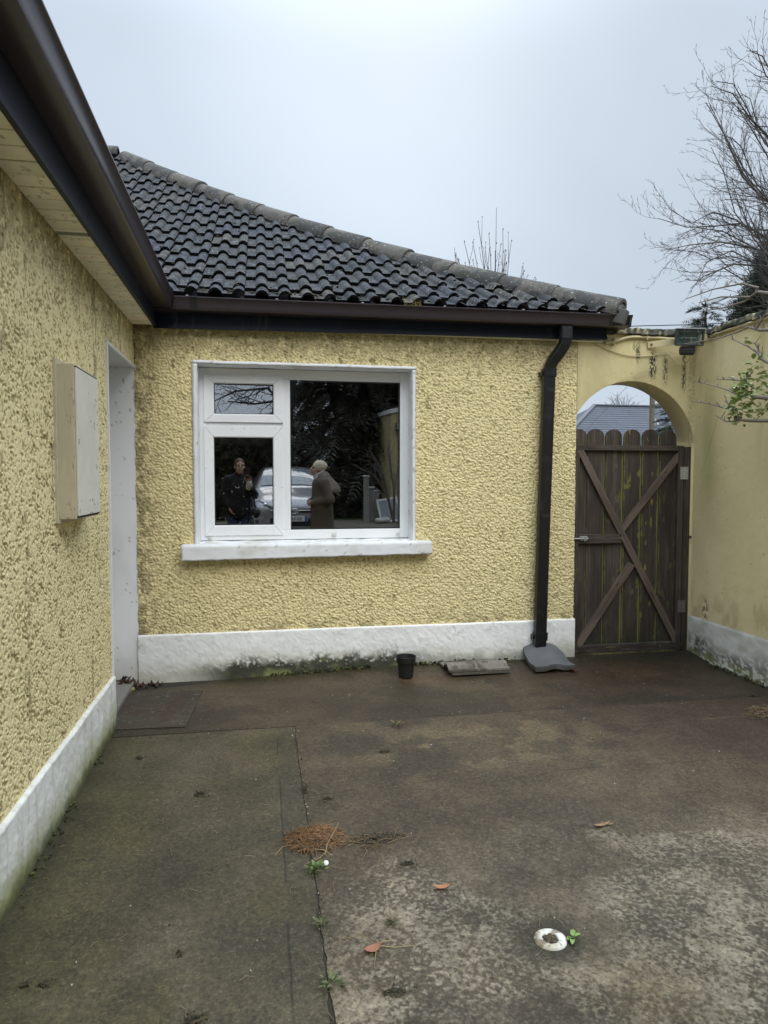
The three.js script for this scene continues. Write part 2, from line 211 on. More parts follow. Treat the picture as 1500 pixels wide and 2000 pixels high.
{ // window
  const pvcTex = colorTex(256, 256, (u, v) => { const n = fbm(u * 9, v * 9, 4), s = sst(0.82, 0.88, fbm(u * 60, v * 60, 2)); return mix3([0.82, 0.83, 0.84].map((q) => q * (0.93 + 0.1 * n)), [0.35, 0.33, 0.28], s * 0.4); });
  const pvc = mat([1, 1, 1], 0.42, { map: pvcTex }), gasket = mat([0.012, 0.012, 0.012], 0.6), Z = -0.12;
  const win = part('window', [bx(0.44, 0.50, 1.03, 2.338, -0.19, Z - 0.006, 0.004), bx(1.986, 2.056, 1.03, 2.338, -0.19, Z, 0.004), bx(0.5, 1.986, 2.26, 2.338, -0.19, Z - 0.008, 0.004), bx(0.5, 1.986, 1.03, 1.104, -0.19, Z, 0.004), bx(1.062, 1.121, 1.104, 2.26, -0.19, Z, 0.004), bx(0.5, 1.062, 1.9, 1.927, -0.19, Z - 0.01, 0.003)], pvc, house);
  const sashRing = (x0, x1, y0, y1, gx0, gx1, gy0, gy1) => {
    const bar = (pts) => { const sh = new THREE.Shape(pts.map((p) => new THREE.Vector2(...p))); const g = new THREE.ExtrudeGeometry(sh, { depth: 0.05, bevelEnabled: true, bevelSize: 0.003, bevelThickness: 0.004, bevelSegments: 2, bevelOffset: -0.0035 }); return g.translate(0, 0, -0.165); };
    const bead = 0.012, list = [bar([[x0, y0], [x1, y0], [gx1, gy0], [gx0, gy0]]), bar([[x1, y0], [x1, y1], [gx1, gy1], [gx1, gy0]]), bar([[x1, y1], [x0, y1], [gx0, gy1], [gx1, gy1]]), bar([[x0, y1], [x0, y0], [gx0, gy0], [gx0, gy1]])];
    list.push(bx(gx0 - bead, gx1 + bead, gy0 - bead, gy0 + 0.004, -0.15, -0.118, 0.002), bx(gx0 - bead, gx1 + bead, gy1 - 0.004, gy1 + bead, -0.15, -0.118, 0.002), bx(gx0 - bead, gx0 + 0.004, gy0, gy1, -0.15, -0.119, 0.002), bx(gx1 - 0.004, gx1 + bead, gy0, gy1, -0.15, -0.119, 0.002));
    return list; };
  part('sash', sashRing(0.478, 1.068, 1.929, 2.284, 0.548, 0.999, 1.988, 2.225), pvc, win);
  part('sash', sashRing(0.476, 1.064, 1.066, 1.900, 0.543, 0.994, 1.141, 1.818), pvc, win);
  const gk = (x0, x1, y0, y1) => [bx(x0, x1, y0 - 0.004, y0 + 0.007, -0.146, -0.131), bx(x0, x1, y1 - 0.008, y1 + 0.004, -0.146, -0.131), bx(x0 - 0.004, x0 + 0.007, y0, y1, -0.1462, -0.1312), bx(x1 - 0.007, x1 + 0.004, y0, y1, -0.1462, -0.1312)];
  part('gasket', [...gk(0.55, 0.996, 1.99, 2.222), ...gk(0.546, 0.991, 1.144, 1.815), ...gk(1.121, 1.986, 1.104, 2.259)], gasket, win);
  // double glazing, panes a little out of true in the frame
  const glass = phys([1, 1, 1], 0.0, { transmission: 1, thickness: 0, ior: 2.2 });
  const nrm = V(0.01783, -0.01267, 0.99976).normalize();
  for (const [x0, x1, y0, y1] of [[0.55, 0.996, 1.99, 2.222], [0.546, 0.991, 1.144, 1.815], [1.121, 1.986, 1.104, 2.259]]) for (const dz of [-0.138, -0.142, -0.156, -0.16]) {
    const g = new THREE.PlaneGeometry(x1 - x0 + 0.004, y1 - y0 + 0.004); g.applyQuaternion(new THREE.Quaternion().setFromUnitVectors(V(0, 0, 1), nrm)); g.translate((x0 + x1) / 2, (y0 + y1) / 2, dz); part('pane', g, glass, win);
  }
  const dots = [], rr = rng(77); for (let i = 0; i < 110; i++) { const x = 0.56 + rr() * 0.42, y = 1.16 + (rr() ** 1.4) * 0.45; const g = new THREE.CircleGeometry(0.0008 + 0.0022 * rr() ** 3, 5); g.translate(x, y, -0.1275 - 0.0015 * rr()); dots.push(g); }
  for (let i = 0; i < 50; i++) { const g = new THREE.CircleGeometry(0.0006 + 0.0016 * rr() ** 3, 5); g.translate(1.14 + rr() * 0.82, 1.12 + rr() * 0.5, -0.126); dots.push(g); }
  tag(part('water_drops', dots, mat([0.5, 0.5, 0.5], 0.4), win), null, null, null, 'stuff');
  part('sash_hinge', [bx(1.44, 1.475, 1.052, 1.078, Z, Z + 0.012, 0.003), bx(1.955, 1.98, 1.05, 1.072, Z, Z + 0.012, 0.003), bx(0.50, 0.525, 1.045, 1.06, Z, Z + 0.014, 0.003)], mat([0.6, 0.59, 0.56], 0.5), win);
  const white2 = VC(0.75), wc = (x, y, z) => { let c = mix3([0.8, 0.81, 0.82], [0.55, 0.53, 0.47], sst(0.5, 0.8, fbm(x * 6 + z * 3, y * 6, 3)) * 0.45); const sp = sst(0.78, 0.85, fbm(x * 60, y * 60 + z * 40, 2)); return mix3(c, [0.2, 0.18, 0.14], sp * 0.6); };
  const sub = (g) => { return g; };
  const band = (x0, x1, y0, y1) => { const n = Math.ceil(Math.max(x1 - x0, y1 - y0) / 0.02), v = y1 - y0 > x1 - x0; const g = new THREE.BoxGeometry(x1 - x0, y1 - y0, 0.146, v ? 2 : n, v ? n : 2, 4); g.translate((x0 + x1) / 2, (y0 + y1) / 2, -0.058); return tint(roughen(g, 0.0028, 14), wc); };
  part('window_surround', [band(0.405, 0.442, 1.004, 2.34), band(2.052, 2.082, 1.004, 2.34), band(0.405, 2.082, 2.3405, 2.367)], white2, house);
  const sg = new THREE.BoxGeometry(1.877, 0.102, 0.245, 110, 8, 14); sg.translate(1.2595, 0.957, -0.0375);
  { const p = sg.attributes.position; for (let i = 0; i < p.count; i++) { const y = p.getY(i), z = p.getZ(i), x = p.getX(i); if (y > 1.0) p.setY(i, y - (z + 0.16) * 0.05 + 0.02); if (y < 0.96) p.setY(i, y + (x - 0.32) * 0.009 - 0.006); } }
  const sr = roughen(sg, 0.0045, 16, 4); part('window_sill', tint(sr, (x, y, z) => { let c = wc(x, y, z); if (y < 0.912) c = mix3(c, [0.3, 0.28, 0.22], 0.5 * sst(0.5, 0.7, fbm(x * 30, 2, 3))); if (z < 0.03 && y > 0.99) c = mix3(c, [0.42, 0.4, 0.33], 0.5 * sst(0.42, 0.65, fbm(x * 24, z * 30, 3))); return c; }), white2, house);
}

// ---- roof
const T0 = 0.12, RY = 2.80, rise = (t) => RY + 0.5 * t + 0.03 * t * t, APEX = 4.6;
const hipX = (t) => 3.735 - (t + 0.03), valleyX = (t) => 0.31 - (t + 0.08);
function onRoof(x, t, h) { const s = 0.5 + 0.06 * t, l = Math.hypot(1, s); return [x, rise(t) + h / l, T0 - t + (h * s) / l]; }
const tileTex = colorTex(512, 512, (u, v) => { const n = fbm(u * 8, v * 8, 4), f = fbm(u * 90, v * 90, 3), l = sst(0.60, 0.70, fbm(u * 16 + 4, v * 16, 4)); let c = [0.056, 0.058, 0.064].map((q) => q * (0.65 + 0.5 * n + 0.5 * (f - 0.5))); const wsp = sst(0.8, 0.84, fbm(u * 44, v * 44, 2)); c = mix3(c, [0.15, 0.15, 0.135], l * 0.45); c = mix3(c, [0.03, 0.03, 0.02], sst(0.6, 0.72, fbm(u * 7 + 9, v * 7, 3)) * 0.5); return mix3(c, [0.45, 0.45, 0.43], wsp * 0.6); });
const tileBump = valueTex(256, 256, (u, v) => fbm(u * 64, v * 64, 3));
const tileMs = [[1, 1, 1], [0.82, 0.85, 0.88], [1.18, 1.12, 1.05], [0.95, 0.98, 1.08], [1.3, 1.25, 1.12]].map((c) => phys(c, 0.9, { specularIntensity: 0.35, map: tileTex, bumpMap: tileBump, bumpScale: 0.0015 }));
const under = (a0, a1, fx) => sheet(14, 24, (a, b) => { const t = a0 + b * (a1 - a0), [x0, x1] = fx(t); return { p: onRoof(lerp(x0, x1, a), t, -0.03) }; });
const roofM = mat([0.05, 0.052, 0.058], 0.85);
const corr = (t0, t1, place, s0, s1) => { const nx = 140; return sheet(nx, 28, (a, b) => { const t = t0 + b * (t1 - t0), s = lerp(s0(t), s1(t), a), w = Math.abs(((s / 0.165) % 1 + 1) % 1 - 0.5); return { p: place(s, t, 0.036 * sst(0.28, 0.0, w) + 0.02 * (1 - (((t / 0.347) % 1 + 1) % 1))) }; }); };
const roof = part('roof', [
  under(0.02, APEX, (t) => [valleyX(t), hipX(t)]),
  corr(0, APEX, (s, t, h) => { const q = onRoof(0, t, h); return [3.70 - 0.08 + (q[2] - T0) , q[1], s]; }, (t) => 0.1 - t, (t) => -9.1 + t),
  corr(0, APEX, (s, t, h) => { const q = onRoof(0, t, h); return [0.22 + (q[2] - T0), q[1], s]; }, (t) => 6.0 - t, (t) => 0.2 - t),
  corr(0, APEX, (s, t, h) => { const q = onRoof(0, t, h); return [s, q[1], -9.1 + t]; }, (t) => 3.7 - t, () => -7),
], roofM, house);
{ // interlocking double roll tiles, each one its own
  const prof = (u) => { const d = Math.min(Math.abs(u - 0.125), Math.abs(u - 0.29)); return d < 0.048 ? 0.040 * Math.pow(Math.cos((d / 0.048) * Math.PI / 2), 0.6) : 0; };
  const us = [0, 0.04, 0.077, 0.082, 0.09, 0.103, 0.116, 0.134, 0.147, 0.16, 0.168, 0.173, 0.21, 0.242, 0.247, 0.255, 0.268, 0.281, 0.299, 0.312, 0.325, 0.3285];
  const r = rng(5); let k = 0;
  for (let row = 0; row < 14; row++) for (let m = -16; m < 11; m++) {
    const t0 = row === 0 ? -0.03 : 0.18 + 0.347 * (row - 1), t1 = Math.min(APEX, (row === 0 ? 0.18 : t0 + 0.347) + 0.05), x0 = 0.46 + 0.33 * m, tm = (t0 + t1) / 2;
    if (x0 > hipX(t0) - 0.02 || x0 + 0.33 < valleyX(t1) || x0 + 0.33 < valleyX(t0) - 0.12) continue;
    if (x0 + 0.33 < 0.30 - t0 * 0.62 - 0.7) continue;                          // out of sight behind the side gutter
    const dz = (r() - 0.5) * 0.009, dt = (r() - 0.5) * 0.02, rot = (r() - 0.5) * 0.016, P = [], UV = [], I = [], n = us.length, ou = r(), ov = r();
    const put = (u, t, h) => { let x = x0 + u + rot * ((t - t0) * 2); const lo = valleyX(t), hi = hipX(t) + 0.01; x = clamp(x, lo, hi); P.push(...onRoof(x, t + dt, h)); UV.push(ou + x * 2, ov + t * 2); };
    for (const [v, hb] of [[0, 0.034], [0.5, 0.018], [1, 0.002]]) for (const u of us) put(u, lerp(t0, t1, v), prof(u) + hb + dz * (1 - v) + rot * (u - 0.16));
    for (const u of us) put(u, t0, prof(u) + 0.034 + dz + rot * (u - 0.16)); for (const u of us) put(u, t0 + 0.022, prof(u) + 0.008 + dz);
    for (let a = 0; a < 2; a++) for (let i = 0; i < n - 1; i++) { const q = a * n + i; I.push(q, q + 1, q + n, q + 1, q + n + 1, q + n); }
    for (let i = 0; i < n - 1; i++) { const q = 3 * n + i; I.push(q, q + n, q + 1, q + 1, q + n, q + n + 1); }
    const g = rawGeo(P, I, null, UV); const mi = r() < 0.4 ? 0 : Math.floor(r() * 5); part('roof_tile', g, tileMs[mi], roof); k++;
  }
  // half round tiles up the hip, then along the ridge
  const hipTex = colorTex(512, 256, (u, v) => { const n = fbm(u * 6, v * 6, 4), f = fbm(u * 70, v * 70, 3); let c = mix3([0.125, 0.115, 0.1], [0.06, 0.06, 0.058], sst(0.35, 0.65, n)).map((q) => q * (0.8 + 0.4 * f)); c = mix3(c, [0.07, 0.075, 0.05], sst(0.55, 0.7, fbm(u * 14 + 5, v * 14, 3)) * 0.6); return mix3(c, [0.55, 0.54, 0.5], sst(0.80, 0.84, fbm(u * 40 + 2, v * 40, 2)) * 0.6); });
  const hipM = mat([1, 1, 1], 0.92, { map: hipTex, bumpMap: tileBump, bumpScale: 0.003 }), mortar = [];
  const hipP = (t) => V(3.735 - t, 2.915 + 0.5 * t + 0.03 * t * t, 0.15 - t);
  const half = (a, b, rad, r0) => { const d = b.clone().sub(a).normalize(), s = V(d.z, 0, -d.x).normalize().negate(), u = s.clone().cross(d).normalize(); if (u.y < 0) u.negate(); const P = [], UV = [], I = [], nA = 14; const rows = [[0, 0.004], [0.02, 0.008], [0.92, -0.006], [1.06, -0.008]];
    for (const [v, dr] of rows) for (let i = 0; i <= nA; i++) { const th = (-100 + (200 * i) / nA) * Math.PI / 180, R = rad + dr, c = a.clone().lerp(b, v).addScaledVector(u, -rad); P.push(c.x + s.x * R * Math.sin(th) + u.x * R * Math.cos(th), c.y + s.y * R * Math.sin(th) + u.y * R * Math.cos(th), c.z + s.z * R * Math.sin(th) + u.z * R * Math.cos(th)); UV.push(r0 + v * 0.9, r0 * 3 + i * 0.045); }
    for (let i = 0; i <= nA; i++) { const th = (-100 + (200 * i) / nA) * Math.PI / 180, R = rad - 0.022, c = a.clone().addScaledVector(u, -rad); P.push(c.x + s.x * R * Math.sin(th) + u.x * R * Math.cos(th), c.y + s.y * R * Math.sin(th) + u.y * R * Math.cos(th), c.z + s.z * R * Math.sin(th) + u.z * R * Math.cos(th)); UV.push(r0, i * 0.045); }
    const w = nA + 1; for (let q = 0; q < rows.length - 1; q++) for (let i = 0; i < nA; i++) { const k0 = q * w + i; I.push(k0, k0 + w, k0 + 1, k0 + 1, k0 + w, k0 + w + 1); } const e = rows.length * w; for (let i = 0; i < nA; i++) I.push(i, i + 1, e + i, i + 1, e + i + 1, e + i); return rawGeo(P, I, null, UV); };
  for (let i = 0; i < 14; i++) { const t0 = i === 0 ? -0.01 : 0.345 * i + 0.02, t1 = Math.min(4.66, 0.345 * (i + 1) + 0.02); if (t0 > 4.5) break; const j = V(0, (r() - 0.5) * 0.012, (r() - 0.5) * 0.012); part('ridge_tile', half(hipP(t0).add(j), hipP(t1).add(j), 0.118 + 0.004 * r(), r() * 5), hipM, roof);
    const a = hipP(t0), b = hipP(t1); mortar.push(beam(a.clone().add(V(-0.02, -0.15, 0.06)), b.clone().add(V(-0.02, -0.15, 0.06)), 0.09, 0.12, V(0, 1, 0), 0.01)); }
  for (let i = 0; i < 6; i++) { const x = -0.92 - 0.45 * i; part('ridge_tile', half(V(x, 5.87, -4.48), V(x - 0.45, 5.87, -4.48), 0.118, r() * 5), hipM, roof); }
  const e0 = hipP(0.0), hd = []; for (let q = 0; q <= 14; q++) { const a = (q / 14) * Math.PI; hd.push([0.104 * Math.cos(a), 0.104 * Math.sin(a)]); } mortar.push(prism(hd, V(e0.x - 0.01, e0.y - 0.116, e0.z - 0.01), V(0.7071, 0, -0.7071), V(0, 1, 0), V(0.7071, 0, 0.7071), 0.016));
  part('mortar', tint(roughen(merged(mortar), 0.008, 12), (x, y, z) => [0.13, 0.125, 0.115].map((q) => q * (0.7 + 0.6 * fbm(x * 20 + z * 9, y * 20, 3)))), VC(0.95), roof);
  // moss and wind-blown dirt caught on the tiles and behind the gutter
  const bits = []; for (let i = 0; i < 420; i++) { const low = i < 230, t = low ? 0.0 + r() * 0.12 : r() * r() * 4.2, x = low ? 0.33 + r() * r() * 3.2 : lerp(valleyX(t) + 0.3, hipX(t) - 0.15, r()); if (low && Math.abs(((x - 0.42) / 0.165 + 100.5) % 1 - 0.5) < 0.24 && r() < 0.85) continue; const s = (low ? 0.012 : 0.009) * (0.5 + 1.6 * r() * r()), q = onRoof(x, t, low ? 0.012 + 0.016 * r() : 0.028 + (Math.abs(((x - 0.42) / 0.165 + 100.5) % 1 - 0.5) < 0.25 ? 0.03 : 0)); const g = new THREE.IcosahedronGeometry(s, 0); g.scale(1.3, 0.55, 1.1); g.rotateY(r() * 6); g.translate(...q); const c = mix3([0.035, 0.028, 0.018], [0.10, 0.09, 0.03], r() * r()); bits.push(tint(g, () => c)); }
  tag(part('moss', bits, VC(1), roof), null, null, null, 'stuff');
  const grass = []; for (let i = 0; i < 26; i++) { const x = 2.02 + (r() - 0.5) * 0.16, h = 0.02 + 0.05 * r(); grass.push(limb([[x, 2.79, 0.16, 0.0016], [x + (r() - 0.5) * 0.03, 2.79 + h * 0.7, 0.165, 0.0012], [x + (r() - 0.5) * 0.07, 2.79 + h, 0.17, 0.0004]], 3)); }
  tag(part('grass', grass, mat([0.35, 0.3, 0.09], 0.9), roof), null, null, null, 'stuff');
}
{ // eaves: fascia boards, gutters, soffit
  const streak = colorTex(512, 256, (u, v) => { const n = fbm(u * 10, v * 8, 4), s = sst(0.6, 0.78, fbm(u * 40, v * 5 + 2, 3)) * sst(0.35, 0.65, fbm(u * 5, v * 3, 2)); return mix3([0.008, 0.0125, 0.025].map((q) => q * (0.7 + 0.7 * n)), [0.06, 0.07, 0.085], s * 0.5); });
  const fasciaM = phys([1, 1, 1], 0.5, { map: streak, specularIntensity: 0.5 }), gutM = phys([0.038, 0.027, 0.031], 0.32, { bumpMap: tileBump, bumpScale: 0.0004 }), blackM = phys([0.016, 0.016, 0.018], 0.3);
  const U = V(0, 0, 1), Y = V(0, 1, 0), X = V(1, 0, 0);
  const fascia = (p, q, inward) => { // slightly different height at each end
    const g = new THREE.BoxGeometry(1, 1, 1, 60, 1, 1); const a = g.attributes.position; for (let i = 0; i < a.count; i++) { const s = a.getX(i) + 0.5, top = a.getY(i) > 0, b = a.getZ(i) > 0; const x = lerp(p[0], q[0], s), z = lerp(p[2], q[2], s), yb = lerp(p[1], q[1], s); a.setXYZ(i, x - (b ? 0 : inward[0]), top ? lerp(p[3], q[3], s) : yb, z - (b ? 0 : inward[1])); } const uv = g.attributes.uv; for (let i = 0; i < a.count; i++) uv.setXY(i, (a.getX(i) + a.getZ(i)) * 0.35, a.getY(i) * 0.6); g.computeVertexNormals(); return g; };
  part('fascia', [fascia([0.15, 2.58, 0.06, 2.765], [3.646, 2.621, 0.06, 2.765], [0, 0.016]), fascia([0.15, 2.578, 0.066, 2.60], [3.65, 2.619, 0.066, 2.642], [0, 0.006])], fasciaM, house);
  part('fascia', [fascia([0.165, 2.589, 5.8, 2.79], [0.165, 2.589, 0.0445, 2.775], [0.016, 0]), fascia([0.171, 2.587, 5.8, 2.609], [0.171, 2.587, 0.06, 2.609], [0.006, 0])], fasciaM, house);
  part('fascia', fascia([3.646, 2.621, 0.06, 2.765], [3.646, 2.621, -9.2, 2.765], [0.016, 0]), fasciaM, house);
  const outline = (s = 1) => { const o = [[0.001, -0.082], [0.001, -0.002], [0.004, -0.002], [0.004, -0.078], [0.108, -0.08], [0.114, -0.072], [0.117, -0.055], [0.121, -0.035], [0.128, -0.018], [0.135, -0.006], [0.137, 0.001], [0.141, 0.003], [0.146, 0.001], [0.146, -0.005], [0.140, -0.012], [0.133, -0.024], [0.127, -0.039], [0.123, -0.057], [0.121, -0.074], [0.117, -0.083], [0.108, -0.0868], [0.05, -0.0845]]; return o; };
  const g1 = prism(outline(), V(0.30, 2.774, 0.061), U, Y, X, 3.30, 0.5), sl = (g, f) => { const p = g.attributes.position; for (let i = 0; i < p.count; i++) p.setY(i, p.getY(i) + f(p.getX(i), p.getZ(i))); return g; };
  const front = part('gutter', sl(g1, (x) => (x - 0.3) * 0.004), gutM, house);
  part('gutter_corner', [prism(outline(), V(3.601, 2.7872, 0.0612), U, Y, X, 0.189, 0.5)], blackM, house);
  const joint = (x, w) => prism(outline().map(([a, b]) => [a * 1.025, b * 1.04 - 0.0005]), V(x, 2.776 + (x - 0.3) * 0.004, 0.0605), U, Y, X, w, 0.5);
  part('gutter_union', [joint(0.415, 0.05)], blackM, front);
  const clips = []; for (let x = 0.39; x < 3.6; x += 0.62) clips.push(bx(x, x + 0.018, 2.775 + (x - 0.3) * 0.004, 2.784 + (x - 0.3) * 0.004, 0.185, 0.21, 0.002)); part('gutter_clip', clips, mat([0.3, 0.24, 0.24], 0.5), front);
  part('gutter', sl(prism(outline(), V(0.166, 2.774, 0.06), X, Y, U, 5.8, 0.5), (x, z) => (z - 0.06) * 0.0183), gutM, house);
  part('gutter_corner', [bx(0.166, 0.312, 2.686, 2.69, 0.061, 0.207), bx(0.166, 0.17, 2.69, 2.77, 0.062, 0.207)], gutM, house);
  part('gutter', prism(outline(), V(3.647, 2.787, 0.2), X, Y, V(0, 0, -1), 9.2, 0.5), gutM, house);
  // soffit: tongued boards across the overhang, each its own
  const creamTex = colorTex(256, 256, (u, v) => { const n = fbm(u * 6, v * 6, 4), m = sst(0.66, 0.82, fbm(u * 22, v * 9 + 3, 3)); return mix3([0.86, 0.82, 0.64].map((q) => q * (0.86 + 0.2 * n)), [0.2, 0.19, 0.1], m * 0.55); });
  const cream = [[1, 1, 1], [0.94, 0.95, 0.93], [1.05, 1.03, 1.0]].map((c) => mat(c, 0.75, { map: creamTex }));
  const soffit = part('soffit', [bx(0.15, 3.62, 2.605, 2.612, 0.0, 0.044), bx(W + 0.002, 3.63, 2.618, 2.63, -9.2, 0.044)], cream[1], house);
  part('soffit_backing', bx(0.0, 0.148, 2.612, 2.62, 0.0, 5.8), mat([0.06, 0.05, 0.03], 0.9), soffit);
  const r = rng(9); for (let i = 0; i < 52; i++) { const z0 = 0.064 + i * 0.11; if (i === 16) { part('soffit_vent', [bx(0.004, 0.148, 2.6005, 2.609, z0 + 0.03, z0 + 0.075), ], mat([0.02, 0.02, 0.018], 0.7), soffit); const ribs = []; for (let k = 0; k < 17; k++) ribs.push(bx(0.006 + k * 0.0085, 0.0078 + k * 0.0085, 2.599, 2.6003, z0 + 0.03, z0 + 0.075)); part('vent_slat', ribs, cream[0], soffit); part('soffit_board', bx(0.002, 0.148, 2.599, 2.61, z0 + 0.002, z0 + 0.028, 0.002), cream[0], soffit); part('soffit_board', bx(0.002, 0.148, 2.599, 2.61, z0 + 0.077, z0 + 0.108, 0.002), cream[0], soffit); continue; }
    const g = bx(0.002, 0.148, 2.597 + 0.003 * r(), 2.6105, z0 + 0.003, z0 + 0.1055, 0.004); const uv = g.attributes.uv, o = r(); for (let k = 0; k < uv.count; k++) uv.setXY(k, uv.getX(k) * 0.3 + o, uv.getY(k) * 0.3 + o * 7); part('soffit_board', g, cream[Math.floor(r() * 3)], soffit); }
  // downpipe: fluted outlet, offset bend, straight run with two collars
  const pipeTex = colorTex(256, 512, (u, v) => { const n = fbm(u * 5, v * 30, 3), s = sst(0.58, 0.74, fbm(u * 9 + 3, v * 40, 3)); return mix3([0.007, 0.007, 0.008], [0.05, 0.055, 0.06], s * 0.45 * n); });
  const pipeM = phys([1, 1, 1], 0.34, { map: pipeTex });
  const sq = (path, w, d, n) => { // rounded rectangular pipe along a path in the x-y plane (z gives distance from the wall)
    const c = new THREE.CatmullRomCurve3(path.map((p) => V(...p)), false, 'catmullrom', 0.35), P = [], UV = [], I = [], K = 28; for (let i = 0; i <= n; i++) { const p = c.getPoint(i / n), t = c.getTangent(i / n), s = V(1, 0, 0).addScaledVector(t, -t.x).normalize(), u = t.clone().cross(s).normalize(); for (let k = 0; k <= K; k++) { const a = (k / K) * 2 * Math.PI, ca = Math.cos(a), sa = Math.sin(a), e = 0.42, X2 = Math.sign(ca) * Math.abs(ca) ** e * w / 2, Y2 = Math.sign(sa) * Math.abs(sa) ** e * d / 2; P.push(p.x + s.x * X2 + u.x * Y2, p.y + s.y * X2 + u.y * Y2, p.z + s.z * X2 + u.z * Y2); UV.push(k / K, i / n); } if (i) for (let k = 0; k < K; k++) { const q = (i - 1) * (K + 1) + k; I.push(q, q + K + 1, q + 1, q + 1, q + K + 1, q + K + 2); } } return rawGeo(P, I, null, UV); };
  const xt = 3.155, xb = 3.1;
  const pipe = part('downpipe', sq([[3.155, 2.33, 0.062], [3.128, 1.3, 0.062], [3.098, 0.11, 0.07]], 0.096, 0.072, 40), pipeM, house);
  part('bend', sq([[3.262, 2.685, 0.125], [3.262, 2.62, 0.125], [3.258, 2.565, 0.12], [3.225, 2.5, 0.1], [3.178, 2.43, 0.075], [3.158, 2.37, 0.062], [3.155, 2.3, 0.062]], 0.089, 0.068, 46), pipeM, pipe);
  const flut = []; for (let k = 0; k < 9; k++) flut.push(bx(3.221 + k * 0.0098, 3.2245 + k * 0.0098, 2.6, 2.68, 0.155, 0.165, 0.001)); part('outlet', [...flut, sq([[3.262, 2.695, 0.125], [3.262, 2.65, 0.125], [3.262, 2.6, 0.125]], 0.094, 0.074, 6)], mat([0.03, 0.031, 0.034], 0.35), pipe);
  const collar = (x, y, z) => [sq([[x, y + 0.025, z], [x, y, z], [x, y - 0.025, z]], 0.107, 0.082, 6), sq([[x, y + 0.036, z], [x, y + 0.03, z], [x, y + 0.024, z]], 0.112, 0.087, 4), bx(x - 0.066, x - 0.05, y - 0.016, y + 0.016, 0.0, 0.075, 0.003), bx(x + 0.05, x + 0.063, y - 0.014, y + 0.014, 0.0, 0.07, 0.003)];
  part('collar', collar(3.156, 2.335, 0.062), pipeM, pipe); part('collar', collar(3.1045, 0.225, 0.068), pipeM, pipe);
}
